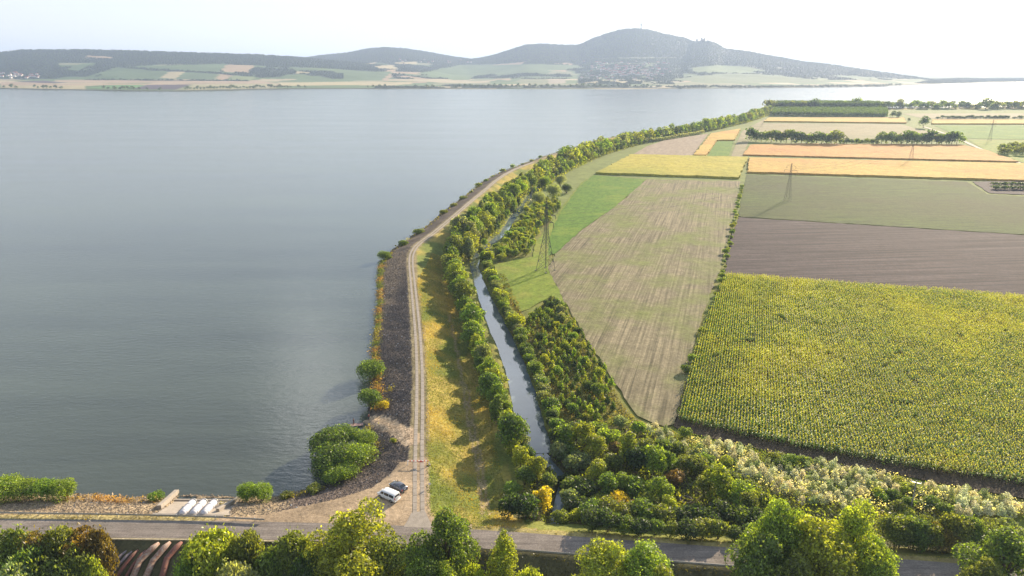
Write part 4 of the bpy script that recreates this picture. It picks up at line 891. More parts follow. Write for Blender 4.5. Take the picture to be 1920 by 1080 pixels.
woods([(1450, 206.5), (1650, 207), (1648, 203), (1456, 202.5)], 17, 16000, 3.2, 'dark green', 'second poplar plantation block on the lake shore')
# far shore trees, each its own
fs = [(8, 166), (22, 166.5), (31, 166.5), (66, 168), (72, 168), (82, 168.4), (88, 168.4), (96, 168.6), (105, 169), (115, 169), (196, 171), (204, 171), (216, 171), (226, 171), (232, 171), (240, 171.3), (250, 171.3), (262, 171.2), (276, 171), (300, 171)] + [(352 + i * 6.2, 169.5 - i * .06) for i in range(24)] + [(505 + i * 5, 167.5) for i in range(9)] + [(560, 166), (572, 166), (690, 166), (700, 166), (712, 166), (722, 166), (780, 165.5), (800, 165.5), (812, 165)] + [(850 + i * 11, 165) for i in range(34)]
for i, (u, v) in enumerate(fs):
    s_ = (u - 960) / FPX; 
    x, y = at(u, v, Z_LAKE); s_ = x / y; ysd = float(np.interp(s_, sh_s, sh_y)) + 55 + prnd.uniform(0, 50); x = s_ * ysd
    z = float(far_z(np.array([s_]), np.array([ysd]))[0][0]); h = prnd.uniform(9, 17)
    plant('tiny_tree', x, ysd, z=z, h=h, wd=h * prnd.uniform(.9, 1.5), tone='dark green', label='small hazy tree on the far shore of the lake', group='trees on the far shore', name='far_shore_tree')
# forest on the far hills: thousands of crowns, one mass
fm = np.zeros(XX.shape, bool); tmp = np.zeros(far.sum(), bool); tmp[:] = forest_m; fm[far] = tmp
fi, fj = np.nonzero(fm[:-1, :-1]); 
inview = (np.abs(SS[fi, fj]) < 1.0) & (YY[fi, fj] < 7400)
fi, fj = fi[inview], fj[inview]
area = (YY[fi + 1, fj] - YY[fi, fj]) * (sv[1] - sv[0]) * YY[fi, fj]
pr = area / area.sum(); nF = 110000
pick = rng.choice(len(fi), nF, p=pr); ti, tj = rng.random(nF), rng.random(nF)
yc_ = YY[fi[pick], 0] + ti * (YY[fi[pick] + 1, 0] - YY[fi[pick], 0]); sc2 = sv[fj[pick]] + tj * (sv[1] - sv[0]); xc_ = sc2 * yc_
zc_ = far_z(sc2, yc_)[0]
rad = rng.uniform(4.5, 9.0, nF); hh_ = rad * rng.uniform(.45, .8, nF)
octv = np.array([(1, 0, 0), (0, 1, 0), (-1, 0, 0), (0, -1, 0), (0, 0, 1)]) ; octf = np.array([(0, 1, 4), (1, 2, 4), (2, 3, 4), (3, 0, 4)])
ang_ = rng.random(nF) * 6.28; jit = rng.uniform(.75, 1.25, (nF, 5))
ov = np.repeat(octv[None], nF, 0) * jit[..., None]; cx_ = ov[..., 0] * np.cos(ang_)[:, None] - ov[..., 1] * np.sin(ang_)[:, None]; cy_ = ov[..., 0] * np.sin(ang_)[:, None] + ov[..., 1] * np.cos(ang_)[:, None]
V = np.stack([xc_[:, None] + cx_ * rad[:, None], yc_[:, None] + cy_ * rad[:, None], zc_[:, None] + np.where(ov[..., 2] > 0, ov[..., 2] * hh_[:, None] + 2, .5)], -1).reshape(-1, 3)
F = (np.arange(nF)[:, None, None] * 5 + octf[None]).reshape(-1, 3)
cc = np.repeat(np.array([.062, .098, .034])[None] * (.8 + .4 * rng.random((nF, 1))), 4, 0)
fo = link(bpy.data.objects.new('forest', np_mesh('forest', V, F, [LEAFC], col=cc))); tag(fo, 'hazy forest covering the far hills', 'forest', kind='stuff')
# ------------------------------------------------------------------ maize: rows of plants with leaves
mp_poly = FP(MAIZE_PX)
ca, sa = math.cos(R(19.2)), math.sin(R(19.2))
o0 = np.array(at(1276, 794))
uu = np.arange(-30, 260, .78); vv = np.arange(-110, 260, .46)
U, Vv = np.meshgrid(uu, vv, indexing='ij'); U = U + rng.normal(0, .085, U.shape); Vv = Vv + rng.normal(0, .22, U.shape)
mx_ = o0[0] + U * ca + Vv * sa; my_ = o0[1] - U * sa + Vv * ca
mk = inpoly(mx_ + rng.normal(0, .5, mx_.shape), my_ + rng.normal(0, .6, mx_.shape), mp_poly) & (np.abs(mx_ / my_) < .92); mx_, my_ = mx_[mk], my_[mk]
gap = fbm(mx_, my_, 5, 3); keep = (gap < .80) & (rng.random(len(mx_)) < .95); mx_, my_ = mx_[keep], my_[keep]
nM = len(mx_); big = fbm(mx_ + 30, my_, 26, 4); sm = fbm(mx_, my_ + 40, 6, 3)
hM = 2.35 * (.82 + .3 * sm) * rng.uniform(.80, 1.14, nM)
Vs = []; Fs = []; Cs = []
nlf = 6; base_i = 0
lean = rng.normal(0, .05, (nM, 2))
for k in range(nlf):
    a = rng.random(nM) * 6.28; t0 = .30 + .11 * k; L = rng.uniform(.40, .66, nM) * (1 - .35 * max(0, k - 3) / 3); wl = .17
    dx, dy = np.cos(a), np.sin(a); px_, py_ = -dy * wl, dx * wl
    z0 = hM * t0; rise = .42 * L; r0 = .02
    A = np.stack([mx_ + dx * r0, my_ + dy * r0, z0], 1)
    M = np.stack([mx_ + dx * L * .5, my_ + dy * L * .5, z0 + rise], 1); T = np.stack([mx_ + dx * L, my_ + dy * L, z0 + rise * .55], 1)
    side = np.stack([px_, py_, np.zeros(nM)], 1)
    Vs.append(np.stack([A, M - side, T, M + side], 1).reshape(-1, 3)); Fs.append(base_i + np.arange(4 * nM).reshape(nM, 4)); base_i += 4 * nM
    green = np.array([.150, .290, .030]); yel = np.array([.47, .54, .032]); bro = np.array([.55, .40, .08])
    yf = np.clip((big - .52) * 4.5 + (sm - .5) * 1.2 + rng.normal(0, .14, nM) + (k / nlf - .4) * .8 + (my_ - 215) / 170, 0, 1)[:, None]
    c = green * (1 - yf) + yel * yf; br = ((rng.random(nM) < (.03 + .10 * np.clip((big - .5) * 4, 0, 1))))[:, None]; c = np.where(br, bro * .8, c); Cs.append(c * rng.uniform(.75, 1.25, (nM, 1)) * (.72 + .56 * sm[:, None]))
# tassels
for k in range(2):
    a = rng.random(nM) * 6.28; dx, dy = np.cos(a) * .10, np.sin(a) * .10
    B = np.stack([mx_, my_, hM * .88], 1); T = np.stack([mx_ + dx, my_ + dy, hM * 1.10], 1); side = np.stack([-dy * .7, dx * .7, np.zeros(nM)], 1)
    Vs.append(np.stack([B, (B + T) / 2 - side, T, (B + T) / 2 + side], 1).reshape(-1, 3)); Fs.append(base_i + np.arange(4 * nM).reshape(nM, 4)); base_i += 4 * nM
    Cs.append(np.tile(np.array([.34, .36, .09]), (nM, 1)) * rng.uniform(.7, 1.2, (nM, 1)))
# stalks
a = rng.random(nM) * 3.14; dx, dy = np.cos(a) * .035, np.sin(a) * .035
Vs.append(np.stack([np.stack([mx_ - dx, my_ - dy, hM * 0], 1), np.stack([mx_ + dx, my_ + dy, hM * 0], 1), np.stack([mx_ + dx, my_ + dy, hM * .9], 1), np.stack([mx_ - dx, my_ - dy, hM * .9], 1)], 1).reshape(-1, 3)); Fs.append(base_i + np.arange(4 * nM).reshape(nM, 4)); Cs.append(np.tile(np.array([.12, .13, .05]), (nM, 1)))
Vm = np.concatenate(Vs); Vm[:, 2] += .3
mz = link(bpy.data.objects.new('maize', np_mesh('maize', Vm, np.concatenate(Fs), [LEAFC], col=np.concatenate(Cs)))); tag(mz, 'tall maize standing in rows, greener at the near left corner', 'maize', kind='stuff')
print('maize plants', nM)
# ------------------------------------------------------------------ scattered ground cover (uncountable)
def scatter_quads(name, x, y, size, col, label, cat, asp=.5, up=.2, lift=.5, z=None):
    z = ground_z(x, y) if z is None else z
    V, F = leaves(np.stack([x, y, z + size * lift * rng.random(len(x))], 1), size, aspect=asp, up=up)
    o = link(bpy.data.objects.new(name, np_mesh(name, V, F, [LEAFC], col=col))); return tag(o, label, cat, kind='stuff')
def box_pts(n, x0, x1, y0, y1): return rng.uniform(x0, x1, n), rng.uniform(y0, y1, n)
# golden grass on the dike slope
x, y = box_pts(240000, -40, 20, 112, 330); dcx = segdist(x, y, CREST)
m = ~inpoly(x, y, LAKE_SIDE) & ~inpoly(x, y, SOUTH) & (dcx > 1.7) & (dcx < 19) & ~inpoly(x, y, PARK) & (segdist(x, y, ROADEXT) > 3)
x, y = x[m], y[m]; nn = fbm(x, y, 8, 4)[:, None] * .5 + fbm(x * .6, y * .15, 6, 3)[:, None] * .5
kk = sstep(.42, .62, nn); col = (np.array([.35, .275, .075]) * (1 - kk) + np.array([.135, .17, .034]) * kk) * rng.uniform(.65, 1.25, (len(x), 1))
scatter_quads('dry_grass', x, y, np.full(len(x), .34), col, 'golden dry grass on the landward dike slope', 'grass', asp=.35, up=.0)
# rough herbage under the thicket, plantation and canal banks
x, y = box_pts(150000, -12, 95, 112, 300); zz_ = ground_z(x, y)
dth = inpoly(x, y, FP([(960, 960), (1000, 880), (1040, 800), (900, 495), (932, 480), (985, 600), (1036, 556), (1066, 585), (1172, 770), (1210, 800), (1480, 862), (1925, 960), (2000, 1060), (1700, 1050), (1400, 1028), (1200, 1010), (1000, 995)]))
m = dth & (zz_ > -.7) & (segdist(x, y, ROADEXT) > 3.3); x, y, zz_ = x[m], y[m], zz_[m]; nn = fbm(x, y, 6, 3)[:, None]
col = (np.array([.20, .165, .06]) * nn + np.array([.07, .10, .025]) * (1 - nn)) * rng.uniform(.6, 1.3, (len(x), 1))
thk = inpoly(x, y, FP([(960, 960), (1010, 880), (1040, 800), (1180, 795), (1300, 850), (1480, 930), (1700, 985), (1700, 1050), (1400, 1028), (1200, 1010), (1000, 995)]))
col = np.where(thk[:, None], (np.array([.25, .27, .05]) * nn + np.array([.10, .17, .035]) * (1 - nn)) * rng.uniform(.5, 1.4, (len(x), 1)), col)
scatter_quads('undergrowth', x, y, rng.uniform(.3, .8, len(x)), col, 'rough herbs and grass under the thicket and saplings', 'undergrowth', asp=.5, lift=1.0, z=zz_ + np.where(thk, rng.random(len(x)) ** 1.5 * 2.2 * (.4 + nn[:, 0]), 0))
x, y = box_pts(60000, wx0, wx1, wy0, wy1); m = inpoly(x, y, WB); x, y = x[m], y[m]; nn = fbm(x, y, 4, 3)[:, None]
col = np.where(nn > .5, np.array([.76, .76, .58]), np.array([.22, .31, .07])) * rng.uniform(.5, 1.3, (len(x), 1))
scatter_quads('pale_herbs', x, y, rng.uniform(.18, .42, len(x)), col, 'pale and green herbs filling the white-leaved scrub band', 'herbs', asp=.6, z=ground_z(x, y) + rng.random(len(x)) * 1.9 * (.5 + nn[:, 0]))
bl = resample(BELT, 2.0); bx_ = np.repeat([p[0] for p in bl], 26); by_ = np.repeat([p[1] for p in bl], 26)
bx_ = bx_ + rng.uniform(0, 20, len(bx_)); by_ = by_ + rng.normal(0, 1.5, len(bx_)); m = (by_ < 1500) & (segdist(bx_, by_, CANAL) > 1.8); bx_, by_ = bx_[m], by_[m]
nn = fbm(bx_, by_, 12, 3)[:, None]; col = (np.array([.24, .25, .05]) * nn + np.array([.10, .16, .04]) * (1 - nn)) * rng.uniform(.55, 1.4, (len(bx_), 1))
scatter_quads('undergrowth', bx_, by_, rng.uniform(.6, 1.5, len(bx_)) * (1 + by_ / 1500), col, 'scrub filling the dike tree belt between the trees', 'undergrowth', asp=.6, lift=1.6)
# verge weeds beside the road and on the south slope
x, y = box_pts(90000, -110, 110, 70, 122); dd = segdist(x, y, ROADEXT); sth = inpoly(x, y, SOUTH)
m = ((dd > 2.7) & (dd < 4.6) & ~inpoly(x, y, PARK) & ~sth & ((x > -8) | (x < -30))) | ((dd > 3.3) & (dd < 16) & sth & ~((x > -92) & (x < -62) & (dd > 3)))
x, y, dd, sth = x[m], y[m], dd[m], sth[m]
col = np.where(sth[:, None], np.array([.085, .085, .030]), np.array([.30, .26, .08])) * rng.uniform(.5, 1.4, (len(x), 1))
scatter_quads('verge_weeds', x, y, np.where(sth, rng.uniform(.2, .6, len(x)), .25), col, 'weeds on the road verges and the southern slope', 'weeds', asp=.4)
# riprap stones on the lake side
x, y = box_pts(260000, -150, -24, 112, 330); m = inpoly(x, y, LAKE_SIDE) & ~inpoly(x, y, PARK); x, y = x[m], y[m]; zz_ = ground_z(x, y)
dcx = segdist(x, y, CREST); m = (zz_ > .9) & (dcx > 2.2) & (segdist(x, y, ROADEXT) > 4.4) & (segdist(x, y, PARK + [PARK[0]]) > .5); x, y, zz_ = x[m], y[m], zz_[m]
ds_ = np.full(len(x), 1e9)
for (a, _), (b, _) in zip(SPUR[:-1], SPUR[1:]): ds_ = np.minimum(ds_, segdist(x, y, [a, b]))
m = (ds_ > 2.2) & ~inpoly(x, y, CHUTE) & (rng.random(len(x)) < .8); x, y, zz_ = x[m], y[m], zz_[m]; n_ = len(x)
print('stones', n_)
rr_ = rng.uniform(.13, .36, n_); jit = rng.uniform(.6, 1.3, (n_, 5)); an = rng.random(n_) * 6.28; ov = np.repeat(octv[None], n_, 0) * jit[..., None]
cx_ = ov[..., 0] * np.cos(an)[:, None] - ov[..., 1] * np.sin(an)[:, None]; cy_ = ov[..., 0] * np.sin(an)[:, None] + ov[..., 1] * np.cos(an)[:, None]
V = np.stack([x[:, None] + cx_ * rr_[:, None], y[:, None] + cy_ * rr_[:, None], zz_[:, None] + np.where(ov[..., 2] > 0, .75 * rr_[:, None] * ov[..., 2], -.08)], -1).reshape(-1, 3)
F = (np.arange(n_)[:, None, None] * 5 + octf[None]).reshape(-1, 3)
warm = sstep(135, 120, y)[:, None]  # stones near the road get a lighter, sunlit tint in their colour
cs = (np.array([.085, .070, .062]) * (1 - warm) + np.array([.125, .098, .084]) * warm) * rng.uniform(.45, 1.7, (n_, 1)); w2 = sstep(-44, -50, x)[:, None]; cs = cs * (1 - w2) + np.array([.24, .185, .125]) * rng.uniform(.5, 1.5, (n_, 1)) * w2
cs = np.where(rng.random((n_, 1)) < .012, .34, cs)
sm_, sn, so_ = newmat('stone'); bs = N(sn, 'ShaderNodeBsdfPrincipled', Roughness=.9); at_ = N(sn, 'ShaderNodeAttribute', attribute_name='Col'); sn.links.new(at_.outputs['Color'], bs.inputs['Base Color']); sn.links.new(bs.outputs[0], so_.inputs[0])
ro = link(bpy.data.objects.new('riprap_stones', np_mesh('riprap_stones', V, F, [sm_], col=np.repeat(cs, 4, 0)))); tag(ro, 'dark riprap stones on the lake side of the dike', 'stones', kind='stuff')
# reeds and orange scrub at the waterline
sl = resample(P([(716, 486), (712, 520), (712, 560), (709, 600), (704, 640), (703, 665), (706, 700), (707, 740), (708, 770)], 2.0), .5)
xs_, ys_, cs_, ss_ = [], [], [], []
for i, (x, y) in enumerate(sl):
    q = vnoise(np.array([i * .11]), np.array([3.0]))[0]
    for _ in range(26):
        xs_.append(x + prnd.gauss(0, .9)); ys_.append(y + prnd.gauss(0, .5)); ss_.append(prnd.uniform(.3, .75))
        cs_.append(np.array((.25, .165, .075) if q > .70 else (.20, .19, .06) if q > .45 else (.10, .14, .035)) * prnd.uniform(.6, 1.3))
sl2 = resample(P([(125, 944), (200, 944), (260, 945), (296, 945)], 1.6), .5)
for i, (x, y) in enumerate(sl2):
    q = vnoise(np.array([i * .13]), np.array([9.0]))[0]
    for _ in range(24 if q > .35 else 10):
        xs_.append(x + prnd.gauss(0, .5)); ys_.append(y + prnd.gauss(0, .6)); ss_.append(prnd.uniform(.3, .8)); cs_.append(np.array((.40, .25, .10) if q > .5 else (.28, .20, .10)) * prnd.uniform(.6, 1.3))
for px_ in ((420, 950), (560, 935), (585, 928), (600, 925), (730, 742), (722, 760), (690, 805), (700, 860), (705, 845), (540, 940)):
    x, y = at(*px_, 1.6)
    for _ in range(90): xs_.append(x + prnd.gauss(0, 1.0)); ys_.append(y + prnd.gauss(0, .6)); ss_.append(prnd.uniform(.3, .7)); cs_.append(np.array((.20, .19, .055)) * prnd.uniform(.5, 1.3))
xs_, ys_, ss_ = map(np.array, (xs_, ys_, ss_))
scatter_quads('reeds', xs_, ys_, ss_, np.array(cs_), 'orange and yellow reeds along the waterline', 'reeds', asp=.35, lift=2.2)
# shoreline weeds of the far part
fl = resample(offset([p for p in CREST if 300 < p[1] < 1200], -12.0), 2.2)
fx_ = np.repeat([p[0] for p in fl], 10) + rng.normal(0, 1.3, len(fl) * 10); fy_ = np.repeat([p[1] for p in fl], 10) + rng.normal(0, 1.5, len(fl) * 10)
scatter_quads('shore_herbs', fx_, fy_, rng.uniform(.5, 1.3, len(fx_)), np.array([.16, .155, .045]) * rng.uniform(.5, 1.3, (len(fx_), 1)), 'green and brown herbs on the far waterline of the dike', 'herbs', z=np.full(len(fx_), 1.3), lift=1.2)
# ------------------------------------------------------------------ willow bushes by the lake
for i, (u, v, h, wd, tn, lb) in enumerate([
    (612, 848, 6.2, 7.6, 'mid green', 'lakeward part of the big willow stand beside the parked van'), (648, 832, 5.0, 7.4, 'mid green', 'rear willow of the big stand, close to the gravel spit'), (684, 840, 4.0, 5.2, 'fresh green', 'willow of the big stand nearest to the stone slope'),
    (630, 880, 6.4, 8.0, 'mid green', 'middle willow of the big stand at the corner of the lake'), (664, 872, 5.6, 7.2, 'fresh green', 'front right willow of the big stand above the riprap'), (640, 905, 4.2, 6.0, 'fresh green', 'lowest front willow of the big stand near the waterline'),
    (697, 708, 5.2, 7.0, 'mid green', 'round willow at the waterline, the upper of two near the spit'), (695, 762, 4.6, 6.0, 'mid green', 'round willow at the waterline, the lower of two near the spit'),
    (721, 488, 4.0, 5.2, 'mid green', 'small round willow at the outer corner of the dike'), (464, 944, 3.4, 4.0, 'fresh green', 'left half of the green willow pair right of the concrete chute'), (492, 942, 3.6, 4.0, 'fresh green', 'right half of the green willow pair right of the concrete chute'),
    (14, 940, 4.4, 6.6, 'fresh green', 'pale green willow at the left edge of the shore'), (58, 940, 3.8, 5.0, 'fresh green', 'first of the three joined shore willows left of the orange reeds'), (92, 940, 4.0, 5.4, 'fresh green', 'middle of the three joined shore willows left of the orange reeds'), (127, 940, 4.0, 4.8, 'fresh green', 'last of the three joined shore willows beside the orange reeds'),
    (293, 941, 1.6, 3.0, 'fresh green', 'low yellow-green bush against the concrete wing wall'), (590, 930, 1.8, 2.8, 'olive', 'small bush with dry tips on the stone shore'), (720, 772, 2.2, 2.4, 'golden yellow', 'yellow bush at the waterline above the spit'), (538, 940, 1.4, 2.2, 'olive', 'tiny olive bush on the stone shore'), (738, 846, 1.2, 1.3, 'yellow-green', 'lone yellow-green tuft bush on the dark stones')]):
    x, y = at(u, v, 1.5); z = max(gz(x, y), .9)
    plant('willow' if wd > 3.5 else 'bush', x, y, z=z, h=h * (.86 if wd > 5.9 and 600 < u < 690 else 1.0), wd=wd * (1.15 if (u, v) in ((648, 832), (684, 836)) else 1.38 if wd > 7 else 1.22), tone=tn, label=lb, cat='willow' if wd > 3.5 else 'bush', group='bushes on the lake shore', name='willow_bush' if wd > 3.5 else 'shrub')
fl = resample([p for p in offset(CREST, -11.0) if 320 < p[1] < 1300], 27)
for i, (x, y) in enumerate(fl):
    if prnd.random() < .75: plant('far_bush' if y > 500 else 'bush', x, y, z=1.2, h=prnd.uniform(1.5, 4.2), wd=prnd.uniform(3, 7), tone=prnd.choice(['olive', 'mid green']), label=f'dark bush at the waterline of the far dike, {ordinal(i)} from the bend', cat='bush', group='bushes on the far waterline of the dike', name='shrub')
# ------------------------------------------------------------------ foreground trees
def front(kd, u, vtop, y, wd, tn, label, cat='tree', name='broadleaf_tree', h=None, grp='foreground trees below the road'):
    zt = zat(vtop, y); x = xat(u, vtop, y); z = gz(x, y); H_ = (zt - z) * .93
    return plant(kd, x, y, z=z, h=max(1.5, H_), wd=wd * (1.22 if kd == 'big_tree' else 1.1), tone=tn, label=label, cat=cat, name=name, group=grp)
front('big_tree', 655, 950, 97.5, 12.5, 'yellow-green', 'large light green tree in front of the car park')
front('big_tree', 612, 1018, 95.5, 8, 'yellow-green', 'lower light green tree leaning out left of the large light green one')
front('big_tree', 722, 1008, 97, 8, 'olive', 'olive tree filling between the large light green tree and the dark one')
front('big_tree', 833, 948, 98.5, 9.2, 'mid green', 'large dark green tree with bright leaf tips before the dike foot')
front('big_tree', 790, 1020, 94, 8, 'mid green', 'smaller green tree below the large dark one')
front('big_poplar', 832, 1040, 92, 6, 'yellow-green', 'pale young poplar top below the large dark tree', name='poplar_tree')
front('big_poplar', 943, 986, 97, 5.6, 'yellow-green', 'bright conical poplar standing alone before the road', name='poplar_tree')
front('big_bush', 885, 1062, 93, 6, 'yellow-green', 'bright low bush left of the conical poplar', cat='bush', name='shrub')
front('big_bush', 990, 1066, 93, 5, 'yellow-green', 'bright low bush right of the conical poplar', cat='bush', name='shrub')
front('big_tree', 1140, 1008, 96, 10, 'yellow-green', 'light green tree with two rounded tops before the road')
front('big_tree', 1208, 1016, 95.5, 9.5, 'fresh green', 'light green tree joined to the right of the two-topped one')
front('big_poplar', 1245, 1052, 92, 6, 'yellow-green', 'small pale tree below the right-hand light green tree', name='poplar_tree')
front('big_tree', 1475, 928, 97, 9.5, 'fresh green', 'tall green tree at the back left of the great clump beside the road')
front('big_tree', 1545, 958, 93, 11.5, 'yellow-green', 'great light green tree in the middle of the clump beside the road')
front('big_tree', 1612, 942, 96.5, 9, 'yellow-green', 'yellow-green tree on the right side of the great clump beside the road')
front('big_tree', 1435, 985, 92, 10, 'mid green', 'green tree at the lower left of the great clump beside the road')
front('big_tree', 1645, 1000, 94, 8, 'fresh green', 'smaller green tree at the lower right of the great clump')
front('big_tree', 1500, 1030, 88, 9, 'olive', 'olive tree crown at the very bottom of the great clump')
front('big_tree', 1900, 990, 93, 11, 'mid green', 'green tree at the right edge below the road')
front('big_tree', 1860, 1040, 89, 8, 'olive', 'olive tree crown at the bottom right corner')
front('big_bush', 380, 992, 98, 8.5, 'yellow-green', 'yellow-topped bush right of the rusty pipes', cat='bush', name='shrub')
front('big_bush', 350, 1035, 95, 5, 'mid green', 'green bush below the yellow-topped one beside the pipes', cat='bush', name='shrub')
front('big_bush', 458, 1000, 99, 6, 'olive', 'olive bush, second right of the pipes', cat='bush', name='shrub')
front('big_bush', 505, 1022, 98, 6.5, 'mid green', 'green bush below the road, third right of the pipes', cat='bush', name='shrub')
front('big_bush', 548, 1000, 99, 6.5, 'olive', 'olive bush just left of the light green trees', cat='bush', name='shrub')
front('big_bush', 435, 1058, 93, 7, 'grey-green', 'grey-green bush at the bottom edge right of the pipes', cat='bush', name='shrub')
front('big_bush', 575, 1040, 95, 6, 'dark green', 'dark bush under the light green trees', cat='bush', name='shrub')
for i, (u, vt, y, wd, tn) in enumerate([(20, 988, 99, 7, 'olive'), (62, 992, 98.5, 6.5, 'reddish brown'), (104, 984, 99.5, 7, 'olive'), (150, 984, 99.5, 7, 'golden yellow'), (180, 986, 99.5, 4.5, 'reddish brown'), (40, 1020, 95.5, 7, 'mid green'), (95, 1028, 95, 7.5, 'olive'), (138, 1022, 96.5, 6, 'olive'), (168, 1040, 96, 4, 'yellow-green'), (20, 1052, 92, 7, 'grey-green')]):
    if tn == 'reddish brown': tc_ = (.150, .118, .034)
    elif tn == 'golden yellow': tc_ = (.19, .14, .028)
    else: tc_ = tn
    front('big_bush', u, vt + 8, y, wd, tc_, f'{"rust-tinged" if tn == "reddish brown" else "golden brown" if tn == "golden yellow" else tn} bush in the autumn-tinted bank by the pipes, {ordinal(i)} from back left', cat='bush', name='shrub', grp='autumn-tinted bushes left of the pipes')
for i, u in enumerate(range(1688, 1900, 26)):
    x, y = at(u, 1036, 3.0); plant('big_bush', x, y + 1.2, h=prnd.uniform(6.4, 8), wd=6.5, tone=['olive', 'mid green', 'olive', (.21, .19, .03), 'olive', 'mid green', 'olive', 'olive', 'grey-green'][i], label=f'olive roadside bush in the hedge right of the great clump, {ordinal(i)} from the left', cat='bush', name='shrub', group='hedge of bushes on the far side of the road', lift=-.9)
for i, (u, v) in enumerate([(1440, 1000), (1475, 1003), (1420, 990)]):
    x, y = at(u, v, 2.5); plant('bush', x, y, h=4.5, wd=5.5, tone='dark green', label=f'dark bush behind the great clump of trees, {ordinal(i)} of three', cat='bush', name='shrub', group='dark bushes behind the great clump')
# ------------------------------------------------------------------ built things
STEEL = plain('galvanised_steel', (.42, .43, .42), .45, .7, .12, 6)
PYL = plain('weathered_steel', (.085, .085, .08), .6, .3, .25, 3)
WHITE = plain('white_paint', (.78, .78, .76), .5, var=.05)
RED = plain('red_paint', (.55, .06, .03), .5, var=.1)
def guardrail(line, label, z, post_step=4.0):
    pts = resample(line, post_step); root = empty('guardrail', (pts[0][0], pts[0][1], z)); ox, oy = pts[0]
    tag(root, label, 'guardrail'); mb = MB(); fine = resample(line, 2.0)
    for a, b in zip(fine[:-1], fine[1:]):
        an = math.atan2(b[1] - a[1], b[0] - a[0]); L = math.dist(a, b)
        for dz, dd in ((.70, .0), (.58, .05), (.46, .0)):
            mb.box(((a[0] + b[0]) / 2 - ox - math.sin(an) * dd, (a[1] + b[1]) / 2 - oy + math.cos(an) * dd, dz), (L, .035, .125), 0, an)
    mb.build('rail_beam', STEEL, root)
    pm = MB().box((0, 0, .32), (.1, .1, .8)).mesh('post', STEEL); rm = MB().box((0, 0, .80), (.16, .05, .14)).mesh('reflector', WHITE)
    for i, (x, y) in enumerate(pts):
        o = link(bpy.data.objects.new('post', pm), root); o.location = (x - ox, y - oy + .1, 0)
        if post_step <= 4.0 and i % 1 == 0:
            r = link(bpy.data.objects.new('reflector', rm), o); r.location = (0, -.1, 0)
    return root
guardrail(P([(-260, 957), (-100, 959), (0, 961), (200, 964), (350, 967), (440, 971), (505, 974.5)], 5.6), 'steel guardrail with white reflectors between the lake slope and the road', Z_CREST)
gl = [p for p in offset(ROAD, 3.05) if -8 < p[0] < 60]
guardrail(gl, 'plain steel guardrail on the near side of the road behind the conical poplar', Z_CREST, 6.0)
# --- intake chute with three pale pipes
root = empty('intake_chute', (*at(360, 950, 3.4), 0.0)); ox, oy = root.location.x, root.location.y
tag(root, 'sloping concrete intake chute with wing walls running into the lake', 'chute')
def rel(u, v, z): p = at(u, v, z); return (p[0] - ox, p[1] - oy, z)
mb = MB(); q = [rel(293, 963, 5.02), rel(432, 966, 5.02), rel(455, 936, 1.0), rel(330, 936, 1.0)]; zlo = [(a[0], a[1], a[2] - .8) for a in q]
mb.add(q + zlo, [(0, 1, 2, 3), (7, 6, 5, 4), (0, 4, 5, 1), (1, 5, 6, 2), (2, 6, 7, 3), (3, 7, 4, 0)]); mb.build('slab', CONC, root)
def wall(a, b, th, h, nm, m):
    A = Vector(a); B = Vector(b); d = (B - A); s = Vector((-d.y, d.x, 0)).normalized() * th / 2; up = Vector((0, 0, h)); dn = Vector((0, 0, -1.0)); mb = MB()
    mb.add([A - s + dn, A + s + dn, B + s + dn, B - s + dn, A - s + up, A + s + up, B + s + up, B - s + up], [(3, 2, 1, 0), (4, 5, 6, 7), (0, 1, 5, 4), (1, 2, 6, 5), (2, 3, 7, 6), (3, 0, 4, 7)]); return mb.build(nm, m, root, bevel=.03)
wall(rel(298, 952, 4.2), rel(332, 922, 1.3), .9, .55, 'wing_wall', CONC)
wall(rel(408, 957, 4.6), rel(455, 930, 1.4), .7, .4, 'wing_wall', CONC)
wall(rel(322, 938, 1.6), rel(444, 939, 1.6), .5, .25, 'sill', CONC)
wall(rel(286, 964, 5.0), rel(420, 967, 5.0), .5, .12, 'sill', CONC)
PIPEW = plain('pale_pipe_paint', (.62, .62, .66), .45, 0, c2=(.40, .38, .42), scale=1.2)
for i, (u, du) in enumerate(((343, 0), (363, 0), (383, 0))):
    a = at(u, 962, 4.9); b = at(u + 20, 943, 2.9); o = empty('intake_pipe', (a[0], a[1], 4.9)); tag(o, 'pale thick pipe lying down the intake chute, ' + ['leftmost of three', 'middle of three', 'rightmost of three'][i], 'pipe', 'pale pipes on the intake chute')
    dx, dy, dz = b[0] - a[0], b[1] - a[1], -1.7; pts = [(-dx * .08, -dy * .08, -.1), (0, 0, .05), (dx * .5, dy * .5, dz * .5), (dx * .9, dy * .9, dz * .92), (dx * 1.02, dy * 1.02, dz * 1.15)]
    MB().tube(pts, [.62, .74, .76, .74, .45], n=16).build('barrel', PIPEW, o, True)
    for t in (.02, .5, .96): MB().tube([(dx * (t - .01), dy * (t - .01), dz * (t - .01) + .02), (dx * (t + .01), dy * (t + .01), dz * (t + .01) + .02)], .82, n=16).build('flange', STEEL, o)
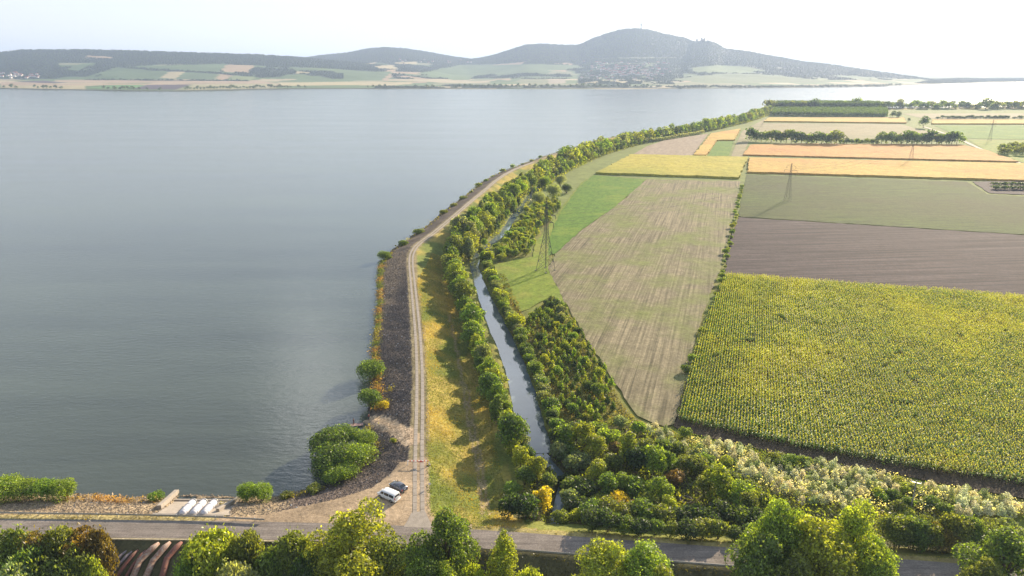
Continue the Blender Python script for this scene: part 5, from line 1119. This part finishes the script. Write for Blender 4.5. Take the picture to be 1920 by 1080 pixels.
# --- rusty siphon pipes south of the road
RUST = plain('rusty_painted_steel', (.26, .12, .075), .8, .0, c2=(.40, .33, .27), scale=2.2, bump=.5); RUST2 = plain('rusty_red_steel', (.24, .085, .06), .8, .0, c2=(.15, .09, .07), scale=2.5, bump=.5); GREY = plain('grey_pipe', (.24, .20, .21), .7, .1, var=.25, scale=2)
wl = MB(); a = at(205, 1018, 4.0); b = at(345, 1018, 4.0); wl.box(((a[0] + b[0]) / 2, a[1], 3.6), (b[0] - a[0], .5, 1.6)); hw = wl.build('headwall', CONC_D, bevel=.04); tag(hw, 'dark old concrete headwall where the rusty pipes leave the road bank', 'headwall')
for i, (pa, pb, pc, r, mt, lb) in enumerate([((287, 1027, 3.6), (262, 1052, 2.3), (246, 1090, .2), .56, RUST, 'thick rusty siphon pipe with flaking white paint, leftmost of the thick three'), ((309, 1026, 3.6), (287, 1052, 2.3), (270, 1090, .2), .56, RUST, 'thick rusty siphon pipe with flaking white paint, middle of the thick three'), ((331, 1026, 3.6), (313, 1048, 2.4), (302, 1090, .2), .56, RUST2, 'thick red-brown siphon pipe, rightmost of the thick three'),
    ((226, 1042, 3.2), (208, 1062, 2.0), (186, 1090, .4), .27, GREY, 'thin grey pipe, outermost left of the four thin ones'), ((237, 1043, 3.2), (220, 1062, 2.0), (200, 1090, .4), .27, GREY, 'thin grey pipe, second from the left of the four thin ones'), ((249, 1041, 3.2), (234, 1060, 2.0), (212, 1090, .4), .36, RUST2, 'thin rusty red pipe, third from the left of the four thin ones'), ((264, 1041, 3.2), (249, 1060, 2.0), (230, 1092, .4), .28, RUST2, 'thin red-brown pipe next to the thick rusty pipes')]):
    A, B, C_ = [Vector(gpt(q[0], q[1], r * .75)) for q in (pa, pb, pc)]; S0 = A + Vector((A.x - B.x, A.y - B.y, 0)).normalized() * 1.2
    S0.z += .25; o = empty('siphon_pipe', S0); tag(o, lb, 'pipe', 'siphon pipes below the road')
    pts = [S0 - S0, A - S0, (A * .7 + B * .3) - S0, B - S0, (B * .55 + C_ * .45) - S0, C_ - S0]
    MB().tube(pts, [r * .55, r, r, r, r, r], n=14).build('barrel', mt, o, True)
    if r > .5: MB().tube([pts[3] * .98, pts[3] * 1.02], r * 1.12, n=14).build('flange', mt, o); MB().tube([pts[4] * .985, pts[4] * 1.0], r * 1.12, n=14).build('flange', mt, o)
# --- barrier
a = at(764.5, 872, 5.0); b = at(804.5, 872, 5.0); root = empty('barrier_gate', (a[0], a[1], Z_CREST)); tag(root, 'red and white striped barrier across the dike track', 'barrier'); W_b = b[0] - a[0]
for xx in (0, W_b): MB().box((xx, 0, .5), (.13, .13, 1.0)).build('post', WHITE, root, bevel=.02)
for k in range(12): MB().box(((k + .5) * W_b / 12, 0, 1.06), (W_b / 12, .12, .13)).build('boom', RED if k % 2 else WHITE, root)
MB().box((W_b * .62, .02, .86), (1.1, .05, .24)).build('sign_plate', RED, root)
MB().box((W_b + .1, 0, .12), (.5, .4, .24)).build('foot', CONC, root)
# --- sign
x, y = at(806, 917, 4.6); root = empty('notice_sign', (x, y, gz(x, y))); tag(root, 'small pale notice board on a post at the top of the grass slope', 'sign')
MB().bar((0, 0, -.3), (0, 0, 1.1), .04, n=6).build('post', STEEL, root); MB().box((0, -.05, 1.05), (.48, .04, .42)).build('board', plain('sign_face', (.62, .58, .66), .5, var=.05), root)
# --- concrete well, weir, crate
x, y = at(1286, 940, .6); z = gz(x, y); root = empty('concrete_well', (x, y, z)); tag(root, 'round open concrete well half hidden in the thicket', 'well')
mb = MB(); n_ = 28
vs = []
for r, zz in ((1.35, -.5), (1.35, 1.2), (1.18, 1.2), (1.18, -.2)):
    for k in range(n_): t = 2 * math.pi * k / n_; vs.append((r * math.cos(t), r * math.sin(t), zz))
mb.add(vs, [(j * n_ + k, j * n_ + (k + 1) % n_, (j + 1) * n_ + (k + 1) % n_, (j + 1) * n_ + k) for j in range(3) for k in range(n_)] + [tuple(3 * n_ + k for k in range(n_))]); mb.build('ring', CONC_D, root)
MB().box((.5, -2.6, .1), (2.2, 2.2, 1.4)).build('outlet_block', CONC_D, root, bevel=.05)
x, y = at(1056, 900, 0.2); root = empty('weir', (x, y, -1.0)); tag(root, 'small concrete weir with a square frame over the brook', 'weir')
MB().box((0, 0, 1.25), (4.2, .35, .3)).build('crossbeam', CONC_D, root); 
for sx in (-2.0, 0.9, 2.4): MB().box((sx, -.8 if sx > 0 else 0, .6), (.3, 2.2, 1.5)).build('wing_wall', CONC_D, root)
MB().box((1.65, -1.9, 1.2), (1.8, .25, .25)).build('crossbeam', CONC_D, root)
x, y = at(975, 888, .3); root = empty('inlet_box', (x, y, gz(x, y))); tag(root, 'low brown inlet box with a lid beside the yellow-green canal tree', 'box')
MB().box((0, 0, .45), (1.5, 1.2, 1.0)).build('box_body', plain('brown_concrete', (.24, .13, .10), .9, var=.2), root, bevel=.03); MB().box((.2, 0, 1.0), (1.9, 1.3, .1)).build('lid', CONC, root, bevel=.02)
# --- pylons
def lattice(H_, wb, ww, arms, label, x, y, rz, group=None, th=1.0):
    root = empty('lattice_pylon', (x, y, gz(x, y) if y < 900 else 0), rz); tag(root, label, 'pylon', group)
    hw_ = H_ * .55
    def half(z): return (wb + (ww - wb) * z / hw_) / 2 if z < hw_ else max(.16, (ww * (1 - .75 * (z - hw_) / (H_ - hw_))) / 2)
    cs_ = [(-1, -1), (1, -1), (1, 1), (-1, 1)]
    for sx, sy in cs_:
        mb = MB(); zs = [0, hw_ * .5, hw_, H_]
        for za, zb in zip(zs[:-1], zs[1:]): mb.bar((sx * half(za), sy * half(za), za), (sx * half(zb), sy * half(zb), zb), .11 * th)
        mb.build('leg', PYL, root)
        MB().box((sx * half(0), sy * half(0), .1), (.7, .7, .8)).build('footing', CONC, root)
    mb = MB(); z = 0; 
    while z < H_ - 1.2:
        st = max(1.3, half(z) * 1.5); z2 = min(H_, z + st)
        for i in range(4):
            (ax, ay), (bx, by) = cs_[i], cs_[(i + 1) % 4]; h1, h2 = half(z), half(z2)
            mb.bar((ax * h1, ay * h1, z), (bx * h2, by * h2, z2), .05 * th); mb.bar((bx * h1, by * h1, z), (ax * h2, ay * h2, z2), .05 * th); mb.bar((ax * h2, ay * h2, z2), (bx * h2, by * h2, z2), .045 * th)
        z = z2
    mb.build('bracing', PYL, root)
    for za, L in arms:
        mb = MB(); 
        for sg in (-1, 1):
            for sy in (-1, 1): h1 = half(za); mb.bar((sg * h1, sy * h1, za), (sg * L, 0, za + .1), .07 * th); mb.bar((sg * h1, sy * h1, za + 1.2), (sg * L, 0, za + .15), .06 * th)
            mb.bar((sg * L * .5, -half(za) * .5, za), (sg * L * .5, half(za) * .5, za), .05 * th)
        c = mb.build('crossarm', PYL, root)
        for sg in (-1, 1):
            i_ = MB(); i_.tube([(sg * L, 0, za), (sg * L, 0, za - 1.3)], [.08, .12], n=6); i_.build('insulator', PYL, c)
    return root
px, py = at(1023, 508); ARMS = [(24.2, 4.4), (27.6, 5.6), (31.0, 4.0)]
PY = [(px, py), at(1476, 377), at(1707, 303), at(1855, 264), at(1960, 240)]
dirs = [math.atan2(PY[i + 1][1] - PY[i][1], PY[i + 1][0] - PY[i][0]) - math.pi / 2 for i in range(4)] + [0]
lbs = ['tall lattice pylon on the meadow beside the canal plantation', 'lattice pylon standing in the olive green field', 'hazy lattice pylon in the orange crop strip', 'faint far lattice pylon beyond the green far field']
for i in range(4): lattice([33, 27, 25, 27][i], 6.4 if i == 0 else 4.0, 1.5, [(a_ * [33, 27, 25, 27][i] / 34, l_ * (1 if i == 0 else .8)) for a_, l_ in ARMS], lbs[i], PY[i][0], PY[i][1], dirs[i], 'pylons of the power line across the fields', 1.15 if i == 0 else .5)
WIRE = plain('wire', (.07, .07, .07), .9, .0)
PYX = [(px - 240, py - 130)] + PY
for k, (za, L, sg) in enumerate([(a_, l_, s_) for a_, l_ in ARMS for s_ in (-1, 1)]):
    for i in range(1, 4):
        mb = MB(); pts = []
        for t in np.linspace(0, 1, 15):
            A = (PY[i - 1][0] + math.cos(dirs[i - 1]) * L * sg, PY[i - 1][1] + math.sin(dirs[i - 1]) * L * sg); B = (PY[i][0] + math.cos(dirs[i]) * L * sg * .8, PY[i][1] + math.sin(dirs[i]) * L * sg * .8)
            pts.append((A[0] + (B[0] - A[0]) * t, A[1] + (B[1] - A[1]) * t, (za * (33 / 34 if i == 1 else .79) * (1 - t) + za * .77 * t) - 1.3 - 7 * 4 * t * (1 - t) * .8))
        o = mb.tube(pts, .018 * (1 + .2 * i), n=4, cap=False).build('power_cable', WIRE)
        tag(o, f'{["lower", "middle", "upper"][k // 2]} {"left-side" if sg < 0 else "right-side"} power cable between pylons {["one and two", "two and three", "three and four"][i - 1]}', 'cable', 'cables of the power line')
# --- wooden/concrete pole in the white scrub
x, y = at(1706, 962, .3); root = empty('power_pole', (x, y, gz(x, y)), R(-30)); tag(root, 'grey power pole with crossarm rising from the white-leaved scrub', 'power pole')
MB().bar((0, 0, -.3), (0, 0, 8.2), .17, n=8, r2=.12).build('pole', plain('pole_concrete', (.28, .27, .25), .8, var=.1), root); MB().box((0, 0, 7.7), (1.9, .12, .12)).build('crossarm', STEEL, root)
for k in (-.85, 0, .85): MB().bar((k, 0, 7.75), (k, 0, 8.05), .08, n=8).build('insulator', WHITE, root)
for k, dd in enumerate((-.85, 0, .85)):
    a = Vector((x + dd * math.cos(R(-30)), y + dd * math.sin(R(-30)), gz(x, y) + 8.05)); b = a + Vector((62, -24, 1)); pts = [a.lerp(b, t) - Vector((0, 0, 6 * t * (1 - t))) for t in np.linspace(0, 1, 13)]
    o = MB().tube(pts, .008, n=4, cap=False).build('power_cable', WIRE); tag(o, ['lower', 'middle', 'upper'][k] + ' of the three thin cables leaving the grey pole to the right', 'cable', 'cables of the roadside pole')
# ------------------------------------------------------------------ vehicles
def loft(sections, mat_i=0, mb=None):
    """sections: list of closed outlines with equal counts"""
    mb = mb or MB(); n = len(sections[0]); vs = [p for s in sections for p in s]
    fs = [(i * n + k, i * n + (k + 1) % n, (i + 1) * n + (k + 1) % n, (i + 1) * n + k) for i in range(len(sections) - 1) for k in range(n)]
    fs += [tuple(range(n - 1, -1, -1)), tuple((len(sections) - 1) * n + k for k in range(n))]
    return mb.add(vs, fs, mat_i)
GLASS = plain('tinted_glass', (.018, .022, .028), .08, 0, .05, spec=.8); TYRE = plain('tyre_rubber', (.025, .025, .025), .9); RIM = plain('alloy_rim', (.5, .5, .52), .3, .8)
TAIL = plain('tail_lamp', (.45, .02, .02), .25); HEAD = plain('head_lamp', (.75, .77, .8), .1); PLATE = plain('number_plate', (.75, .75, .72), .5); TRIM = plain('black_trim', (.03, .03, .03), .6)
def vehicle(name, loc, rz, prof, W, paint, label, cat, wheels, wr, wins, rear, roofz, lampz, seats=None):
    """prof: (x, z_low, z_belt, z_top, roof inset) from nose (+x) to tail (-x)"""
    root = empty(name, loc, rz); tag(root, label, cat)
    secs = []
    for (x, zl, zb, zt, ins, wf) in prof:
        h = W / 2 * wf
        secs.append([(x, -h * .93, zl), (x, -h, zl + .22), (x, -h, zb * .97), (x, -h + .03, zb), (x, -h + ins, zt - .05), (x, -h + ins + .12, zt), (x, 0, zt + .025), (x, h - ins - .12, zt), (x, h - ins, zt - .05), (x, h - .03, zb), (x, h, zb * .97), (x, h, zl + .22), (x, h * .93, zl)])
    loft(secs).build('body', paint, root, True, bevel=0)
    for sy in (-1, 1):
        for (pts) in wins:
            q = []
            for (x, z) in pts:
                # find side plane at x,z
                k = 0
                for i in range(len(prof) - 1):
                    if prof[i][0] >= x >= prof[i + 1][0]: k = i
                p0, p1 = prof[k], prof[k + 1]; t = (p0[0] - x) / (p0[0] - p1[0] + 1e-6); zb = p0[2] + (p1[2] - p0[2]) * t; zt = p0[3] + (p1[3] - p0[3]) * t; ins = p0[4] + (p1[4] - p0[4]) * t; wf = p0[5] + (p1[5] - p0[5]) * t
                f = max(0, min(1, (z - zb) / max(.05, zt - .05 - zb))); q.append((x, sy * (W / 2 * wf - .03 - (ins - .03) * f + .012), z))
            MB().add(q, [tuple(range(len(q))) if sy < 0 else tuple(range(len(q) - 1, -1, -1))]).build('side_window', GLASS, root)
    for nm, q in rear: MB().add(q, [tuple(range(len(q)))]).build(nm, GLASS, root)
    for x in wheels:
        for sy in (-1, 1):
            mb = MB(); yy = sy * (W / 2 - .10); mb.tube([(x, yy - .11, wr), (x, yy + .11, wr)], wr, n=20); wh = mb.build('wheel', TYRE, root); MB().tube([(x, yy + sy * .10, wr), (x, yy + sy * .125, wr)], wr * .62, n=12).build('rim', RIM, wh)
            MB().tube([(x, sy * (W / 2 - .02) - .02, wr), (x, sy * (W / 2 - .02) + .02, wr)], wr * 1.17, n=20).build('wheel_arch', TRIM, root)
    xn_, xt_ = prof[0][0], prof[-1][0]
    for sy in (-1, 1):
        MB().box((xn_ - .05, sy * W * .36, lampz[0]), (.2, .34, .17)).build('headlight', HEAD, root, bevel=.03)
        MB().box((xt_ + .01, sy * W * .455, lampz[1]), (.12, .13, .38)).build('tail_light', TAIL, root, bevel=.02)
        MB().box((prof[2][0] - .12, sy * (W / 2 + .1), prof[3][2] + .12), (.12, .2, .2)).build('wing_mirror', paint, root, bevel=.03)
    MB().box((xt_ - .02, 0, .42), (.1, W * .94, .22)).build('bumper', paint, root, bevel=.04); MB().box((xn_ + .02, 0, .40), (.1, W * .82, .24)).build('bumper', paint if cat == 'van' else TRIM, root, bevel=.04)
    MB().box((xt_ - .015, 0, .72), (.05, .5, .12)).build('number_plate', PLATE, root)
    return root
def carpaint(nm, c, r=.25, metal=0.0):
    m = plain(nm, c, r, metal, .03, 2); b = [n for n in m.node_tree.nodes if n.type == 'BSDF_PRINCIPLED'][0]; b.inputs['Coat Weight'].default_value = .6; b.inputs['Coat Roughness'].default_value = .08; return m
vc_ = at(729, 934, 5.0); head = math.atan2(.55, -.85)   # nose points up-left
vp = [(2.42, .42, .78, .80, .10, .80), (2.32, .34, .92, .98, .10, .93), (1.95, .3, 1.05, 1.18, .12, .99), (1.75, .3, 1.10, 1.26, .14, 1), (1.05, .28, 1.12, 1.90, .17, 1), (.75, .28, 1.12, 1.95, .17, 1), (-.8, .28, 1.12, 1.97, .17, 1), (-2.15, .28, 1.12, 1.95, .17, 1), (-2.36, .32, 1.12, 1.90, .18, .99), (-2.46, .36, 1.10, 1.15, .10, .98)]
vwin = [[(1.55, 1.16), (.55, 1.16), (.55, 1.74), (1.10, 1.74)], [(.42, 1.16), (-.82, 1.16), (-.82, 1.74), (.42, 1.74)], [(-.92, 1.16), (-2.18, 1.16), (-2.12, 1.74), (-.92, 1.74)]]
vrear = [('windscreen', [(1.70, -.80, 1.30), (1.70, .80, 1.30), (1.10, .70, 1.86), (1.10, -.70, 1.86)]), ('rear_window', [(-2.452, .72, 1.20), (-2.452, -.72, 1.20), (-2.392, -.66, 1.76), (-2.392, .66, 1.76)])]
vehicle('van', (vc_[0], vc_[1], 5.02), head, vp, 1.92, carpaint('van_paint', (.80, .80, .80)), 'white passenger van parked on the dirt by the road', 'van', (1.55, -1.45), .34, vwin, vrear, 1.9, (.85, 1.15))
cc_ = at(747, 916, 5.0)
cp = [(2.08, .38, .58, .60, .10, .80), (1.98, .26, .70, .74, .10, .92), (1.35, .22, .86, .92, .14, 1), (.95, .22, .90, .98, .16, 1), (.30, .2, .93, 1.38, .24, 1), (-.2, .2, .94, 1.46, .25, 1), (-1.1, .2, .95, 1.40, .25, 1), (-1.75, .24, .95, 1.08, .2, .99), (-2.02, .3, .90, .95, .12, .96), (-2.10, .36, .74, .78, .08, .92)]
cwin = [[(.78, .97), (-.35, .97), (-.35, 1.36), (.28, 1.31)], [(-.43, .97), (-1.35, .97), (-1.1, 1.30), (-.43, 1.36)]]
crear = [('windscreen', [(.93, -.68, 1.02), (.93, .68, 1.02), (.30, .55, 1.39), (.30, -.55, 1.39)]), ('rear_window', [(-1.73, .60, 1.12), (-1.73, -.60, 1.12), (-1.15, -.52, 1.42), (-1.15, .52, 1.42)])]
vehicle('car', (cc_[0], cc_[1], 5.02), head + R(-6), cp, 1.78, carpaint('car_paint', (.13, .135, .16), .3, .5), 'dark grey hatchback parked beside the white van', 'car', (1.30, -1.25), .31, cwin, crear, 1.4, (.62, .78))
# ------------------------------------------------------------------ people by the water
SKIN = plain('skin', (.45, .27, .19), .6, var=.05); HAIR = plain('hair', (.06, .04, .03), .8)
def person(name, x, y, z, rz, joints, edges, radii, cloth_top, cloth_low, label, sit=False):
    root = empty(name, (x, y, z), rz); tag(root, label, 'person')
    me = bpy.data.meshes.new('body'); me.from_pydata(joints, edges, []); me.materials.append(SKIN)
    o = link(bpy.data.objects.new('body', me), root); sk = o.modifiers.new('skin', 'SKIN'); sk.use_smooth_shade = True
    for v, r in zip(me.skin_vertices[0].data, radii): v.radius = (r, r)
    me.skin_vertices[0].data[0].use_root = True
    o.modifiers.new('sub', 'SUBSURF').levels = 1; o.modifiers[-1].render_levels = 1
    return root, o
ST = [(0, 0, .95), (0, 0, 1.18), (0, 0, 1.40), (0, .01, 1.52), (0, .03, 1.66), (.10, 0, .90), (.12, .02, .50), (.13, 0, .08), (.13, .12, .04), (-.10, 0, .90), (-.13, .02, .50), (-.16, 0, .08), (-.16, .12, .04), (.19, 0, 1.40), (.24, .06, 1.13), (.16, .28, 1.05), (-.19, 0, 1.40), (-.25, .08, 1.14), (-.12, .30, 1.10), (.13, .35, 1.07), (-.09, .37, 1.12)]
SE = [(0, 1), (1, 2), (2, 3), (3, 4), (0, 5), (5, 6), (6, 7), (7, 8), (0, 9), (9, 10), (10, 11), (11, 12), (2, 13), (13, 14), (14, 15), (2, 16), (16, 17), (17, 18), (15, 19), (18, 20)]
SR = [.13, .12, .14, .055, .10, .085, .06, .045, .04, .085, .06, .045, .04, .06, .045, .033, .06, .045, .033, .03, .03]
def clothe(root, J, tops, lows, ct, cl_):
    for nm, segs, m in (('jacket', tops, ct), ('trousers', lows, cl_)):
        mb = MB()
        for (i, j, r1, r2) in segs: mb.tube([J[i], J[j]], [r1, r2], n=10)
        mb.build(nm, m, root, True)
TOPS = [(0, 1, .155, .145), (1, 2, .145, .165), (2, 13, .09, .075), (2, 16, .09, .075), (13, 14, .07, .06), (14, 15, .058, .045), (16, 17, .07, .06), (17, 18, .058, .045)]; LOWS = [(0, 5, .13, .11), (0, 9, .13, .11), (5, 6, .105, .078), (6, 7, .075, .06), (9, 10, .105, .078), (10, 11, .075, .06)]
def head_bits(root, hc):
    x, y, z = hc; h = MB(); 
    ring = []
    for j, (dz, r) in enumerate(((.02, .112), (.07, .108), (.11, .08), (.135, .03))): ring.append([(x + r * math.cos(t), y - .015 + r * math.sin(t), z + dz) for t in [2 * math.pi * k / 10 for k in range(10)]])
    loft(ring, mb=h).build('hair', HAIR, root, True)
x, y = at(692, 788, 1.4); z = max(gz(x, y), 1.25)
r, _ = person('person', x, y, z, R(70), ST, SE, SR, None, None, 'angler standing on the shore in a dark red jacket and dark trousers'); clothe(r, ST, TOPS, LOWS, plain('red_jacket', (.20, .05, .045), .9), plain('dark_trousers', (.035, .035, .045), .9)); head_bits(r, ST[4])
x, y = at(668, 797, 1.5); jt = empty('jetty', (x, y, 1.2), R(10)); tag(jt, 'small plank jetty beside the willow stand', 'jetty')
WOOD = plain('weathered_wood', (.34, .22, .19), .9, var=.25, scale=4)
for k in range(9): MB().box((-1.6 + k * .4, 0, .45), (.36, 1.3, .06)).build('plank', WOOD, jt)
for sx in (-1.5, 1.5):
    for sy in (-.5, .5): MB().bar((sx, sy, -1.6), (sx, sy, .5), .06, n=6).build('post', WOOD, jt)
r, _ = person('person', x - .6, y, 1.2 + .48, R(60), ST, SE, SR, None, None, 'angler standing on the small plank jetty in dark clothes'); clothe(r, ST, TOPS, LOWS, plain('dark_jacket', (.06, .03, .035), .9), plain('brown_trousers', (.10, .04, .035), .9)); head_bits(r, ST[4])
# ------------------------------------------------------------------ far buildings
ROOF = plain('red_roof', (.34, .12, .08), .8, var=.3, scale=.2); ROOF2 = plain('brown_roof', (.20, .13, .11), .8); WALLW = plain('white_render', (.72, .69, .62), .8, var=.08)
def house_mesh(w_, d_, h_, rf, rm):
    a = MB().box((0, 0, h_ / 2), (w_, d_, h_)).mesh('wall', WALLW); b = MB(); o = .5
    b.add([(-w_ / 2 - o, -d_ / 2 - o, h_), (w_ / 2 + o, -d_ / 2 - o, h_), (w_ / 2 + o, d_ / 2 + o, h_), (-w_ / 2 - o, d_ / 2 + o, h_), (-w_ / 2 - o, 0, h_ + rf), (w_ / 2 + o, 0, h_ + rf)], [(0, 1, 5, 4), (2, 3, 4, 5), (1, 2, 5), (3, 0, 4), (3, 2, 1, 0)])
    return a, b.mesh('roof', rm)
HM = [house_mesh(14, 10, 5, 4, ROOF), house_mesh(18, 10, 6, 4, ROOF), house_mesh(12, 12, 7, 4, ROOF2), house_mesh(26, 11, 5, 3.5, ROOF)]
hr = random.Random(5)
def far_point(u, v):
    """where the line of sight meets the far land"""
    yv = np.linspace(2700, 7300, 1500); s_ = xat(u, v, 1.0); z = far_z(np.full(yv.shape, s_), yv)[0]; zl = np.array([zat(v, 1.0) - CAM_H]) * yv + CAM_H
    k = np.nonzero((z > zl) & (yv > np.interp(s_, sh_s, sh_y) + 20))[0]
    if not len(k): return None
    return s_ * yv[k[0]], yv[k[0]], z[k[0]]
def house(u, v, label, group):
    p = far_point(u, v)
    if p is None: return
    a, b = HM[hr.randrange(4)]; o = empty('house', (p[0], p[1], p[2] + 3), hr.uniform(-.6, .6)); tag(o, label, 'house', group); link(bpy.data.objects.new('wall', a), o); link(bpy.data.objects.new('roof', b), o)
vill = 0
while vill < 150:
    u = hr.gauss(1180, 48); v = hr.gauss(133, 9) + (u - 1180) * .01
    if not (1075 < u < 1275 and 116 < v < 153): continue
    house(u, v, 'tiny pale house with a red roof in the village under the mountain', 'houses of the village under the mountain'); vill += 1
for i in range(26): house(hr.uniform(0, 75), hr.uniform(138, 149), 'tiny pale house with a red roof in the village at the left edge', 'houses of the village at the left edge')
for i in range(14): house(hr.uniform(745, 900), hr.uniform(112, 121), 'tiny pale house in the hamlet on the middle hill', 'houses of the hamlet on the middle hill')
p = far_point(26, 146)
if p:
    o = empty('church', (p[0], p[1], p[2])); tag(o, 'small white church with a pointed tower in the village at the left edge', 'church'); MB().box((0, 0, 6), (26, 12, 12)).build('nave', WALLW, o); MB().box((-15, 0, 11), (7, 7, 22)).build('tower', WALLW, o); MB().add([(-19, -4, 22), (-11, -4, 22), (-11, 4, 22), (-19, 4, 22), (-15, 0, 34)], [(0, 1, 4), (1, 2, 4), (2, 3, 4), (3, 0, 4), (3, 2, 1, 0)]).build('spire', ROOF2, o)
# mast on the summit, castle ruin on the second summit
def crest_point(u, ridge_i):
    rs, rv, ry, g = RIDGES[ridge_i]; s_ = xat(u, 70, 1.0); y = float(np.interp(s_, rs, ry)); z = float(far_z(np.array([s_]), np.array([y]))[0][0]); return s_ * y, y, z
x, y, z = crest_point(1201, 2); root = empty('transmitter_mast', (x, y, z - 2)); tag(root, 'thin transmitter mast on the highest summit', 'mast'); DK = plain('mast_metal', (.10, .10, .11), .6)
MB().bar((0, 0, 0), (0, 0, 30), 4.6, n=8, r2=3.6).build('tower', DK, root); MB().bar((0, 0, 30), (0, 0, 42), 6.5, n=10).build('antenna_drum', DK, root); MB().bar((0, 0, 42), (0, 0, 78), 2.6, n=6, r2=1.6).build('antenna', DK, root)
x, y, z = crest_point(1316, 3); root = empty('castle_ruin', (x, y, z - 4)); tag(root, 'roofless castle ruin on the second summit', 'castle ruin'); RU = plain('ruin_stone', (.30, .28, .25), .9, var=.2, scale=.1)
for k, (dx, w_, h_) in enumerate([(-42, 16, 22), (-2, 14, 34), (10, 12, 22), (22, 8, 28), (28, 7, 36)]): MB().box((dx, 0, h_ / 2 - 2), (w_, 12, h_)).build('tower' if h_ > 25 else 'wall', RU, root)
# boat far out
x, y = at(1887, 174, Z_LAKE); root = empty('boat', (x, y, Z_LAKE), .4); tag(root, 'tiny dark boat far out on the lake at the right', 'boat')
hull = [[(X, -w_, .9), (X, -w_ * .6, -.1), (X, w_ * .6, -.1), (X, w_, .9)] for X, w_ in ((-4.5, 1.3), (-2, 1.6), (2, 1.5), (4, .7), (5.2, .1))]; loft(hull).build('hull', TRIM, root); MB().box((-1, 0, 1.6), (2.4, 1.8, 1.6), top=.8).build('cabin', WHITE, root)
# ------------------------------------------------------------------ haze
me = bpy.data.meshes.new('haze'); bm = bmesh.new(); bmesh.ops.create_cube(bm, size=1.0); bm.to_mesh(me); bm.free()
hm, hn, ho = newmat('haze'); pv = N(hn, 'ShaderNodeVolumePrincipled'); pv.inputs['Color'].default_value = (.54, .69, .98, 1); pv.inputs['Density'].default_value = 1 / 12000; pv.inputs['Anisotropy'].default_value = .25
hn.links.new(pv.outputs[0], ho.inputs['Volume']); me.materials.append(hm)
ho_ = link(bpy.data.objects.new('haze', me)); ho_.location = (0, 22500, 289); ho_.scale = (120000, 46000, 590); ho_['kind'] = 'stuff'; ho_['label'] = 'pale summer haze over the lake and hills'
